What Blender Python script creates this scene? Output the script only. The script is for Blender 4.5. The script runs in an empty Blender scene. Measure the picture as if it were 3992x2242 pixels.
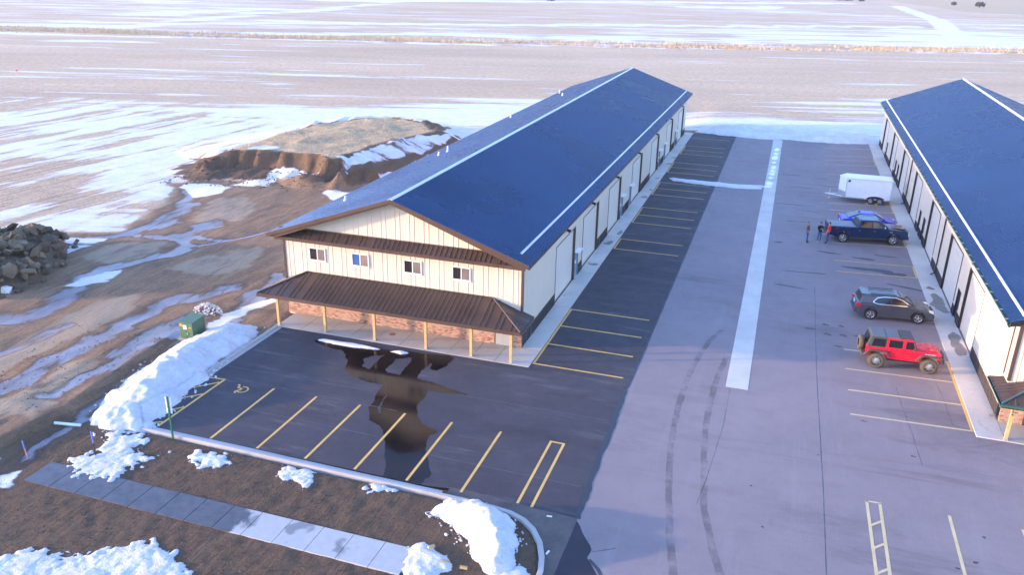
import bpy, bmesh, math, random
import numpy as np
from mathutils import Vector, Matrix

# ------------------------------------------------------------------ camera, sky, sun, exposure
scene = bpy.context.scene
COL = scene.collection
scene.render.engine = 'CYCLES'
scene.cycles.use_denoising = True
scene.cycles.max_bounces = 6
scene.cycles.diffuse_bounces = 3
scene.cycles.glossy_bounces = 3
scene.cycles.transparent_max_bounces = 8
scene.cycles.volume_bounces = 1
scene.cycles.volume_step_rate = 8
scene.cycles.sample_clamp_indirect = 6.0

CAM = Vector((12.961, -42.089, 20.807))
yaw, pitch, roll = math.radians(-17.9216), math.radians(21.1182), math.radians(1.1267)
fw = Vector((math.sin(yaw)*math.cos(pitch), math.cos(yaw)*math.cos(pitch), -math.sin(pitch)))
rv = Vector((math.cos(yaw), -math.sin(yaw), 0)); uv = rv.cross(fw)
r2 = rv*math.cos(roll) + uv*math.sin(roll); u2 = -rv*math.sin(roll) + uv*math.cos(roll)
cam_data = bpy.data.cameras.new('camera'); cam = bpy.data.objects.new('camera', cam_data); COL.objects.link(cam)
cam.matrix_world = Matrix(((r2.x, u2.x, -fw.x, CAM.x), (r2.y, u2.y, -fw.y, CAM.y), (r2.z, u2.z, -fw.z, CAM.z), (0, 0, 0, 1)))
cam_data.sensor_fit = 'HORIZONTAL'; cam_data.angle = math.radians(63.4045)
cam_data.clip_start = 0.5; cam_data.clip_end = 9000
scene.camera = cam

SUN_EL = math.radians(6.6); SUN_AZ = math.radians(22.5)      # light travels towards +x, a little towards +y
to_sun = Vector((-math.cos(SUN_AZ)*math.cos(SUN_EL), -math.sin(SUN_AZ)*math.cos(SUN_EL), math.sin(SUN_EL)))
world = bpy.data.worlds.new('World'); scene.world = world; world.use_nodes = True
wn = world.node_tree.nodes; wl = world.node_tree.links; wn.clear()
w_out = wn.new('ShaderNodeOutputWorld'); w_bg = wn.new('ShaderNodeBackground'); w_sky = wn.new('ShaderNodeTexSky')
w_sky.sky_type = 'NISHITA'; w_sky.sun_disc = False; w_sky.sun_elevation = SUN_EL
w_sky.sun_rotation = math.atan2(to_sun.x, to_sun.y) % (2*math.pi)
w_sky.altitude = 500; w_sky.air_density = 1.0; w_sky.dust_density = 0.9; w_sky.ozone_density = 3.0
w_bg.inputs['Strength'].default_value = 0.15
w_tint = wn.new('ShaderNodeMix'); w_tint.data_type = 'RGBA'; w_tint.blend_type = 'MULTIPLY'; w_tint.inputs[0].default_value = 1.0
w_tint.inputs[7].default_value = (1.17, .95, 1.04, 1)          # lavender winter evening sky
wl.new(w_sky.outputs[0], w_tint.inputs[6]); wl.new(w_tint.outputs[2], w_bg.inputs['Color']); wl.new(w_bg.outputs[0], w_out.inputs['Surface'])
sun_d = bpy.data.lights.new('sun', 'SUN'); sun_d.energy = 1.0; sun_d.angle = math.radians(1.0); sun_d.color = (1.0, 0.66, 0.40)
sun = bpy.data.objects.new('sun', sun_d); COL.objects.link(sun)
sun.rotation_euler = to_sun.to_track_quat('Z', 'Y').to_euler(); sun.location = (-60, -40, 60)
vs = scene.view_settings
vs.view_transform = 'Standard'; vs.look = 'None'; vs.gamma = 1.0; vs.use_curve_mapping = False
vs.exposure = 3.05

rnd = random.Random(7)
# ------------------------------------------------------------------ helpers
def tag(o, label=None, cat=None, group=None, kind=None):
    if label: o['label'] = label
    if cat: o['category'] = cat
    if group: o['group'] = group
    if kind: o['kind'] = kind
    return o
def link(name, data, parent=None, mat=None):
    o = bpy.data.objects.new(name, data); COL.objects.link(o)
    if parent is not None: o.parent = parent
    if mat is not None and data is not None and not data.materials: data.materials.append(mat)
    return o
def empty(name, loc, rz=0):
    o = bpy.data.objects.new(name, None); COL.objects.link(o); o.location = loc; o.rotation_euler = (0, 0, rz)
    o.empty_display_size = 0.2
    return o
class MB:
    """collects geometry; build() links ONE mesh object"""
    def __init__(s): s.v = []; s.f = []; s.m = []
    def add(s, vs_, fs, mi=0):
        b = len(s.v); s.v += [tuple(p) for p in vs_]; s.f += [tuple(b+i for i in f) for f in fs]; s.m += [mi]*len(fs); return s
    def box(s, x0, x1, y0, y1, z0, z1, mi=0):
        return s.add([(x0,y0,z0),(x1,y0,z0),(x1,y1,z0),(x0,y1,z0),(x0,y0,z1),(x1,y0,z1),(x1,y1,z1),(x0,y1,z1)],
                     [(0,3,2,1),(4,5,6,7),(0,1,5,4),(1,2,6,5),(2,3,7,6),(3,0,4,7)], mi)
    def prism(s, poly, axis, a0, a1, mi=0):
        """poly: 2D points; axis 'y' -> (x,z) points, 'x' -> (y,z), 'z' -> (x,y)"""
        def P(p, a):
            if axis == 'y': return (p[0], a, p[1])
            if axis == 'x': return (a, p[0], p[1])
            return (p[0], p[1], a)
        n = len(poly); v = [P(p, a0) for p in poly] + [P(p, a1) for p in poly]
        f = [tuple(range(n))[::-1], tuple(range(n, 2*n))] + [(i, (i+1) % n, n+(i+1) % n, n+i) for i in range(n)]
        return s.add(v, f, mi)
    def tube(s, p, q, r0, r1=None, n=10, mi=0, caps=True):
        r1 = r0 if r1 is None else r1
        p, q = Vector(p), Vector(q); d = (q-p).normalized()
        a = d.orthogonal().normalized(); b = d.cross(a); v = []
        for c, r in ((p, r0), (q, r1)):
            for i in range(n):
                t = 2*math.pi*i/n; v.append(c + a*math.cos(t)*r + b*math.sin(t)*r)
        f = [(i, (i+1) % n, n+(i+1) % n, n+i) for i in range(n)]
        if caps: f += [tuple(range(n))[::-1], tuple(range(n, 2*n))]
        return s.add(v, f, mi)
    def lathe(s, prof, c, axis='y', n=24, mi=0):
        """prof: (radius, offset along axis)"""
        v = []; f = []; m = len(prof)
        for i in range(n):
            t = 2*math.pi*i/n
            for r, o in prof:
                if axis == 'y': v.append((c[0]+r*math.cos(t), c[1]+o, c[2]+r*math.sin(t)))
                elif axis == 'x': v.append((c[0]+o, c[1]+r*math.cos(t), c[2]+r*math.sin(t)))
                else: v.append((c[0]+r*math.cos(t), c[1]+r*math.sin(t), c[2]+o))
        for i in range(n):
            j = (i+1) % n
            for k in range(m-1): f.append((i*m+k, i*m+k+1, j*m+k+1, j*m+k))
        return s.add(v, f, mi)
    def mesh(s, name, mats, smooth=False):
        me = bpy.data.meshes.new(name); me.from_pydata(s.v, [], s.f)
        for m in (mats if isinstance(mats, (list, tuple)) else [mats]): me.materials.append(m)
        if any(s.m): me.polygons.foreach_set('material_index', s.m)
        bm = bmesh.new(); bm.from_mesh(me); bmesh.ops.recalc_face_normals(bm, faces=bm.faces); bm.to_mesh(me); bm.free()
        if smooth: me.polygons.foreach_set('use_smooth', [True]*len(me.polygons))
        me.update(); return me
    def build(s, name, mats, parent=None, smooth=False, bevel=0, **tg):
        o = link(name, s.mesh(name, mats, smooth), parent)
        if bevel:
            bv = o.modifiers.new('bevel', 'BEVEL'); bv.width = bevel; bv.segments = 2; bv.limit_method = 'ANGLE'; bv.angle_limit = math.radians(35)
        return tag(o, **tg)

def poly_sheet(name, pts, z, mat, parent=None, **tg):
    """flat sheet, triangulated polygon"""
    bm = bmesh.new(); vs_ = [bm.verts.new((x, y, z)) for x, y in pts]; bm.faces.new(vs_)
    bmesh.ops.triangulate(bm, faces=bm.faces); bmesh.ops.recalc_face_normals(bm, faces=bm.faces)
    for f in bm.faces:
        if f.normal.z < 0: f.normal_flip()
    me = bpy.data.meshes.new(name); bm.to_mesh(me); bm.free(); me.materials.append(mat)
    return tag(link(name, me, parent), **tg)

# numpy noise -------------------------------------------------------
def _h(i, j, s):
    n = (i.astype(np.int64)*374761393 + j.astype(np.int64)*668265263 + s*974711) & 0x7fffffff
    n = ((n ^ (n >> 13))*1274126177) & 0x7fffffff
    n = ((n ^ (n >> 16))*1103515245 + 12345) & 0x7fffffff
    return (n & 0xffff)/65535.0
def vnoise(x, y, s=0):
    xi = np.floor(x); yi = np.floor(y); fx = x-xi; fy = y-yi
    fx = fx*fx*(3-2*fx); fy = fy*fy*(3-2*fy)
    a = _h(xi, yi, s); b = _h(xi+1, yi, s); c = _h(xi, yi+1, s); d = _h(xi+1, yi+1, s)
    return (a*(1-fx)+b*fx)*(1-fy)+(c*(1-fx)+d*fx)*fy
def fbm(x, y, oct=4, s=0):
    t = 0; a = 0.5; n = 0
    for k in range(oct): t = t + a*vnoise(x*2**k, y*2**k, s+k*17); n += a; a *= .5
    return t/n
def sstep(a, b, x): t = np.clip((x-a)/(b-a), 0, 1); return t*t*(3-2*t)
def seg_dist(x, y, pts, closed=False):
    d = np.full(x.shape, 1e9); n = len(pts)
    for i in range(n if closed else n-1):
        ax, ay = pts[i]; bx, by = pts[(i+1) % n]; dx, dy = bx-ax, by-ay
        t = np.clip(((x-ax)*dx+(y-ay)*dy)/(dx*dx+dy*dy+1e-12), 0, 1)
        d = np.minimum(d, np.hypot(x-ax-t*dx, y-ay-t*dy))
    return d
def sdf(x, y, pts):
    """positive inside"""
    d = seg_dist(x, y, pts, True); ins = np.zeros(x.shape, bool); n = len(pts)
    for i in range(n):
        ax, ay = pts[i]; bx, by = pts[(i+1) % n]
        c = ((ay > y) != (by > y)) & (x < (bx-ax)*(y-ay)/((by-ay) if by != ay else 1e-12)+ax)
        ins ^= c
    return np.where(ins, d, -d)
# ------------------------------------------------------------------ materials
class NT:
    def __init__(s, name):
        s.mat = bpy.data.materials.new(name); s.mat.use_nodes = True; s.t = s.mat.node_tree; s.n = s.t.nodes; s.l = s.t.links
        s.b = s.n['Principled BSDF']; s._pos = None
    def pos(s):
        if s._pos is None: s._pos = s.n.new('ShaderNodeNewGeometry').outputs['Position']
        return s._pos
    def obj(s): return s.n.new('ShaderNodeTexCoord').outputs['Object']
    def put(s, sock, v):
        if isinstance(v, bpy.types.NodeSocket): s.l.new(v, sock)
        elif v is not None:
            if hasattr(sock.default_value, '__len__') and hasattr(v, '__len__') and len(v) == 3 and len(sock.default_value) == 4: v = (*v, 1)
            sock.default_value = v
    def mapping(s, v, scale=(1,1,1), rot=(0,0,0)):
        m = s.n.new('ShaderNodeMapping'); s.put(m.inputs['Vector'], v); m.inputs['Scale'].default_value = scale; m.inputs['Rotation'].default_value = rot
        return m.outputs[0]
    def noise(s, scale, detail=4, rough=.55, vec=None, dist=0):
        t = s.n.new('ShaderNodeTexNoise'); s.put(t.inputs['Vector'], s.pos() if vec is None else vec)
        t.inputs['Scale'].default_value = scale; t.inputs['Detail'].default_value = detail; t.inputs['Roughness'].default_value = rough
        t.inputs['Distortion'].default_value = dist
        return t.outputs['Fac']
    def math(s, op, a, b=None, c=None, clamp=False):
        m = s.n.new('ShaderNodeMath'); m.operation = op; m.use_clamp = clamp
        s.put(m.inputs[0], a); s.put(m.inputs[1], b)
        if c is not None: s.put(m.inputs[2], c)
        return m.outputs[0]
    def step(s, v, a, b):
        m = s.n.new('ShaderNodeMapRange'); m.interpolation_type = 'SMOOTHSTEP'; s.put(m.inputs[0], v)
        m.inputs[1].default_value = a; m.inputs[2].default_value = b; return m.outputs[0]
    def lin(s, v, a, b, c=0, d=1):
        m = s.n.new('ShaderNodeMapRange'); s.put(m.inputs[0], v)
        for i, k in enumerate((a, b, c, d)): m.inputs[1+i].default_value = k
        return m.outputs[0]
    def mix(s, f, a, b, mode='MIX'):
        m = s.n.new('ShaderNodeMix'); m.data_type = 'RGBA'; m.blend_type = mode; m.clamp_factor = True
        s.put(m.inputs[0], f); s.put(m.inputs[6], a); s.put(m.inputs[7], b); return m.outputs[2]
    def ramp(s, v, stops):
        r = s.n.new('ShaderNodeValToRGB'); s.put(r.inputs[0], v); e = r.color_ramp.elements
        while len(e) < len(stops): e.new(.5)
        for k, (p, c) in zip(e, stops): k.position = p; k.color = (*c, 1)
        return r.outputs[0]
    def attr(s, name):
        a = s.n.new('ShaderNodeAttribute'); a.attribute_name = name; return a
    def sep(s, c):
        x = s.n.new('ShaderNodeSeparateColor'); s.put(x.inputs[0], c); return x.outputs
    def xyz(s, v):
        x = s.n.new('ShaderNodeSeparateXYZ'); s.put(x.inputs[0], v); return x.outputs
    def bump(s, h, strength=.5, dist=.05):
        b = s.n.new('ShaderNodeBump'); b.inputs['Strength'].default_value = strength; b.inputs['Distance'].default_value = dist
        s.put(b.inputs['Height'], h); s.put(s.b.inputs['Normal'], b.outputs[0])
    def out(s, color, rough=.6, metallic=0, spec=.5):
        s.put(s.b.inputs['Base Color'], color); s.put(s.b.inputs['Roughness'], rough); s.put(s.b.inputs['Metallic'], metallic)
        s.b.inputs['Specular IOR Level'].default_value = spec; return s.mat

def simple(name, col, rough=.6, metallic=0, var=.12, scale=3.0, spec=.5, bump=0, fine=0):
    """painted / plain material with uneven tone and a little dirt"""
    t = NT(name); n = t.noise(scale, 5, .6)
    c0 = tuple(max(0, k*(1-var)) for k in col); c1 = tuple(min(1, k*(1+var)) for k in col)
    c = t.mix(t.lin(n, .3, .7), c0, c1)
    r = t.lin(n, .3, .7, max(.02, rough-.06), min(1, rough+.06))
    if fine:
        m = t.noise(fine, 3, .6); c = t.mix(t.lin(m, .35, .65, 0, .35), c, tuple(k*.6 for k in col))
    if bump: t.bump(t.noise(fine or scale*8, 4), bump, .02)
    return t.out(c, r, metallic, spec)

M = {}
M['cream'] = simple('cream_siding', (.655, .57, .445), .45, 0, .04, .6)
M['cream_door'] = simple('door_panel_paint', (.68, .605, .50), .5, 0, .03, .5)
M['brown'] = simple('brown_trim', (.085, .052, .038), .4, 0, .1, 1)
M['dark'] = simple('dark_wainscot', (.035, .030, .030), .45, 0, .15, 1.5)
M['greentrim'] = simple('green_gutter', (.05, .13, .11), .35, 0, .15, 2)
M['blackish'] = simple('black_paint', (.014, .014, .016), .4, 0, .2, 3)
M['white'] = simple('white_paint', (.82, .83, .84), .4, 0, .04, 2)
M['vinyl'] = simple('white_vinyl', (.80, .79, .76), .4, 0, .03, 3)
M['doorblue'] = simple('steel_blue_door', (.22, .29, .36), .45, 0, .08, 2)
M['doorgrey'] = simple('grey_door', (.36, .37, .36), .5, 0, .05, 2)
M['wood'] = simple('treated_pine', (.62, .40, .17), .7, 0, .18, 6, fine=40)
M['galv'] = simple('galvanised', (.55, .57, .6), .4, .6, .1, 6)
M['ridgecap'] = simple('pale_ridge_metal', (.62, .64, .68), .4, .1, .06, 1)
M['pole'] = simple('green_post', (.01, .12, .06), .5, 0, .15, 5)
M['cabinet'] = simple('green_cabinet', (.075, .145, .075), .45, 0, .08, 2)
M['pipe'] = simple('pale_pvc', (.62, .74, .68), .35, 0, .05, 3)
M['rubber'] = simple('tyre_rubber', (.025, .024, .023), .8, 0, .2, 12)
M['rubberdust'] = simple('dusty_tyre', (.10, .085, .062), .9, 0, .25, 14)
M['alloy'] = simple('alloy_rim', (.62, .63, .65), .28, .8, .05, 8)
M['glass_dark'] = simple('tinted_glass', (.008, .010, .012), .05, 0, .1, 3, spec=.8)
M['glass_green'] = simple('car_glass', (.05, .075, .07), .06, 0, .1, 3, spec=.8)
M['chrome'] = simple('chrome', (.75, .76, .78), .15, 1, .04, 8)
M['taillight'] = simple('tail_light', (.55, .01, .04), .2, 0, .1, 10)
M['headlight'] = simple('headlight', (.72, .72, .70), .12, .2, .1, 10)
M['amber'] = simple('amber_light', (.7, .25, .04), .3, 0, .1, 10)
M['plastic'] = simple('grey_plastic', (.060, .058, .055), .65, 0, .15, 6)
M['jeepred'] = simple('red_paint', (.72, .008, .034), .28, 0, .05, 1.5, spec=.6)
M['suvgrey'] = simple('charcoal_paint', (.085, .090, .105), .22, .35, .08, 1.5, spec=.6)
M['truckblue'] = simple('navy_paint', (.007, .032, .090), .16, .35, .08, 1.5, spec=.6)
M['sedanblue'] = simple('bright_blue_paint', (.010, .022, .48), .3, 0, .06, 1.5, spec=.6)
M['softtop'] = simple('hardtop_black', (.055, .056, .058), .7, 0, .1, 4)
M['paneltop'] = simple('roof_panel_grey', (.10, .115, .125), .6, 0, .08, 3)
M['tonneau'] = simple('tonneau_cover', (.20, .22, .25), .6, 0, .08, 3)
M['skin'] = simple('skin', (.50, .28, .20), .6, 0, .06, 9)
M['hair'] = simple('brown_hair', (.06, .035, .022), .7, 0, .2, 20)
M['hairgrey'] = simple('greying_hair', (.16, .12, .10), .7, 0, .2, 20)
M['jeans'] = simple('blue_denim', (.035, .075, .22), .85, 0, .2, 7)
M['jeans2'] = simple('washed_denim', (.045, .13, .22), .85, 0, .2, 7)
M['maroon'] = simple('brown_jacket', (.20, .065, .055), .85, 0, .15, 7)
M['hoodie'] = simple('black_hoodie', (.014, .016, .024), .9, 0, .2, 7)
M['redshirt'] = simple('red_polo', (.85, .02, .03), .8, 0, .1, 7)
M['shoe'] = simple('dark_boots', (.02, .018, .018), .7, 0, .2, 9)
M['shoewhite'] = simple('pale_trainers', (.5, .5, .52), .6, 0, .1, 9)
M['yellow'] = simple('worn_yellow_marking', (.80, .47, .12), .75, 0, .16, 1.3, fine=16)
M['cream_line'] = simple('pale_yellow_marking', (.72, .55, .28), .75, 0, .14, 1.3, fine=16)
M['digit'] = simple('black_digit', (.01, .01, .01), .5, 0, .1, 5)
M['label_white'] = simple('label_white', (.8, .8, .8), .5, 0, .03, 5)
M['label_orange'] = simple('label_orange', (.75, .30, .05), .5, 0, .05, 5)
M['stakeblue'] = simple('blue_stake', (.10, .22, .60), .6, 0, .1, 9)
M['stakepink'] = simple('pink_stake', (.80, .22, .16), .6, 0, .1, 9)
M['jackfoot'] = simple('yellow_jack_pad', (.75, .42, .02), .6, 0, .1, 6)

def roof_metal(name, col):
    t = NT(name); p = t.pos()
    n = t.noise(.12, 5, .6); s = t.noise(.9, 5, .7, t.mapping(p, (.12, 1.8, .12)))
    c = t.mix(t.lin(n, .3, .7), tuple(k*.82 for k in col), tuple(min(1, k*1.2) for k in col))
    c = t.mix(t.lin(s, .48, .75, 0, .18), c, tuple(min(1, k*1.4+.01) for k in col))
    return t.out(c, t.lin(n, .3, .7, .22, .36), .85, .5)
M['roofA'] = roof_metal('dark_sky_tinted_roof_metal', (.038, .078, .152))  # dark metal; the blue of the reflected sky is put into the base colour
M['roofB'] = roof_metal('sky_tinted_roof_metal', (.048, .090, .170))  # sky reflection painted into the base colour here too, a little lighter
M['porchroof'] = simple('brown_roof_metal', (.085, .055, .042), .38, .25, .12, .8)

def concrete(name, col, wetness=0.25, dirt=.5):
    t = NT(name); n = t.noise(.45, 5, .6); m = t.noise(5, 5, .65); k = t.noise(.9, 6, .7, dist=.6)
    c = t.mix(t.lin(n, .3, .7), tuple(v*.86 for v in col), tuple(min(1, v*1.08) for v in col))
    c = t.mix(t.lin(m, .5, .8, 0, .3), c, tuple(v*.7 for v in col))
    st = t.lin(k, .60, .72, 0, dirt)
    c = t.mix(st, c, (col[0]*.48, col[1]*.43, col[2]*.38))
    t.bump(t.noise(30, 4), .15, .01)
    return t.out(c, .75)
M['concrete'] = concrete('concrete_walk', (.58, .54, .485))
M['concrete_front'] = concrete('concrete_porch', (.50, .45, .39), dirt=.2)
M['kerb'] = concrete('concrete_kerb', (.42, .405, .385), dirt=.5)
M['pan'] = concrete('concrete_drain', (.60, .555, .495), dirt=.25)

def wet_walk():
    # front walk: one dark wet half, one dry half, the tide line is irregular
    t = NT('concrete_front_walk'); x, y, z = t.xyz(t.pos())
    n = t.noise(.8, 4, .6); k = t.noise(3, 4, .6)
    w = t.step(t.math('ADD', x, t.math('MULTIPLY', t.math('SUBTRACT', n, .5), 3.2)), -5.2, -5.7)
    w2 = t.step(t.noise(.55, 3, .5), .60, .66)
    w = t.math('MAXIMUM', w, t.math('MULTIPLY', w2, .6))
    dry = t.mix(t.lin(k, .3, .7), (.40, .40, .385), (.47, .465, .45))
    wet = t.mix(t.lin(k, .3, .7), (.060, .062, .072), (.105, .105, .115))
    t.bump(t.noise(30, 3), .1, .01)
    return t.out(t.mix(w, dry, wet), t.lin(w, 0, 1, .75, .38))
M['walk'] = wet_walk()

def asphalt(name, a, b, scuff, stretch=(.35, 2.2, 1)):
    t = NT(name); p = t.pos()
    n = t.noise(.11, 5, .6); m = t.noise(.8, 6, .7); g = t.noise(26, 3, .7)
    c = t.mix(t.lin(n, .32, .68), a, b)
    c = t.mix(t.lin(m, .48, .78, 0, .22), c, tuple(k*.6 for k in a))
    # pale scuffs and salt, stretched along the driving direction
    s1 = t.noise(.5, 6, .75, t.mapping(p, stretch, (0, 0, .06)))
    s2 = t.noise(.16, 4, .6)
    c = t.mix(t.math('MULTIPLY', t.lin(s1, .53, .70, 0, .75), t.lin(s2, .40, .58)), c, scuff)
    s3 = t.noise(.22, 6, .72, t.mapping(p, (.3, 1.7, 1), (0, 0, -.05)), .6); s4 = t.noise(.07, 3, .5)
    c = t.mix(t.math('MULTIPLY', t.lin(s3, .50, .64, 0, .55), t.lin(s4, .45, .60)), c, tuple(k*.5 for k in a))
    c = t.mix(t.lin(g, .4, .75, 0, .35), c, tuple(k*1.5 for k in b))
    t.bump(g, 1.0, .045)
    return t.out(c, t.lin(m, .3, .7, .68, .9), 0, .35)
M['asphalt_new'] = asphalt('dark_asphalt', (.038, .039, .052), (.068, .065, .079), (.17, .165, .17))
M['asphalt_old'] = asphalt('weathered_asphalt', (.225, .190, .200), (.280, .235, .243), (.30, .265, .275), (2.4, .18, 1))
M['asphalt_edge'] = simple('sealed_joint', (.030, .034, .046), .5, 0, .2, 2)
M['stain'] = simple('oil_stain', (.048, .044, .052), .55, 0, .25, 2)
M['wetasphalt'] = simple('wet_asphalt', (.030, .026, .036), .42, 0, .2, 1.2, spec=.25)
M['apron'] = simple('dirty_gutter_concrete', (.095, .075, .068), .5, 0, .45, 1.2, fine=5)
M['joint'] = simple('pale_paving_joint', (.14, .135, .145), .8, 0, .4, 2)
M['wetconc'] = simple('wet_concrete', (.20, .185, .165), .45, 0, .3, 2)
M['crackm'] = simple('crack_filler', (.055, .055, .075), .6, 0, .2, 3)

def water():
    t = NT('meltwater'); x = t.noise(.6, 3, .5)
    c = t.mix(t.lin(x, .35, .65), (.008, .006, .006), (.020, .012, .010))
    n = t.noise(2.2, 2, .5); t.bump(n, .05, .012)
    return t.out(c, t.lin(x, .3, .7, .05, .16), 0, .24)
M['puddle'] = water()
def icem():
    t = NT('ice'); x = t.noise(3, 4, .6)
    return t.out(t.mix(t.lin(x, .35, .65), (.42, .46, .52), (.66, .70, .76)), .22)
M['ice'] = icem()

def trackm():
    t = NT('tyre_mud'); p = t.obj(); n = t.noise(.8, 4, .7); k = t.noise(9, 3, .6, t.mapping(t.pos(), (6, 1, 1)))
    a = t.math('MULTIPLY', t.lin(n, .40, .58, .12, 1), t.lin(k, .3, .65, .06, .40), clamp=True)
    t.put(t.b.inputs['Alpha'], a)
    return t.out((.060, .050, .058), .8)
M['track'] = trackm()

def snowm(name='snow', dirt=.35):
    t = NT(name); p = t.pos(); n = t.noise(.7, 7, .68); m = t.noise(3.2, 8, .75, None, .5); k = t.noise(15, 5, .75); st = t.noise(1.6, 7, .7, t.mapping(p, (2.6, .7, 1), (0, 0, .4)))
    c = t.mix(t.lin(n, .35, .7), (.69, .70, .73), (.82, .82, .835))
    c = t.mix(t.lin(st, .50, .72, 0, .45), c, (.50, .505, .53))
    d = t.math('MULTIPLY', t.lin(m, .56, .72), dirt)
    c = t.mix(d, c, (.40, .34, .28))
    c = t.mix(t.lin(k, .62, .72, 0, .9*dirt), c, (.25, .19, .14))
    h = t.math('ADD', t.math('MULTIPLY', m, .7), t.math('MULTIPLY', k, .3)); t.bump(h, 1.0, .22)
    return t.out(c, .75, 0, .3)
M['snow'] = snowm('snow', .42); M['snowdirty'] = snowm('dirty_snow', .85)

def brick():
    t = NT('brick'); a = t.attr('tone').outputs['Color']; n = t.noise(20, 3, .6)
    c = t.mix(t.lin(n, .3, .7, 0, .3), a, (.25, .14, .10))
    return t.out(c, .85)
M['brick'] = brick(); M['mortar'] = simple('mortar', (.50, .40, .33), .9, 0, .1, 6)

def rockm():
    t = NT('quarry_rock'); p = t.pos(); n = t.noise(1.1, 6, .65); m = t.noise(7, 5, .7)
    oi = t.n.new('ShaderNodeObjectInfo').outputs['Random']
    c = t.ramp(oi, [(0, (.055, .045, .03)), (.4, (.11, .085, .05)), (.75, (.165, .12, .07)), (1, (.26, .20, .125))])
    c = t.mix(t.lin(n, .35, .65, 0, .6), c, (.07, .056, .038)); c = t.mix(t.lin(m, .5, .75, 0, .4), c, (.21, .165, .105))
    t.bump(t.math('ADD', n, t.math('MULTIPLY', m, .4)), .6, .08)
    return t.out(c, .85)
M['rock'] = rockm()
M['whitestone'] = simple('white_stone', (.62, .59, .55), .8, 0, .3, 9)
M['strawblade'] = simple('dry_grass', (.52, .39, .24), .9, 0, .35, .8)
M['strawdark'] = simple('dry_grass_grey', (.34, .26, .17), .9, 0, .4, .9)
M['clod'] = simple('soil_clod', (.105, .068, .043), .95, 0, .35, 4)
M['bushleaf'] = simple('evergreen_needles', (.035, .040, .028), .9, 0, .3, 1)
M['bark'] = simple('bark', (.08, .06, .045), .9, 0, .2, 3)

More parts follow.
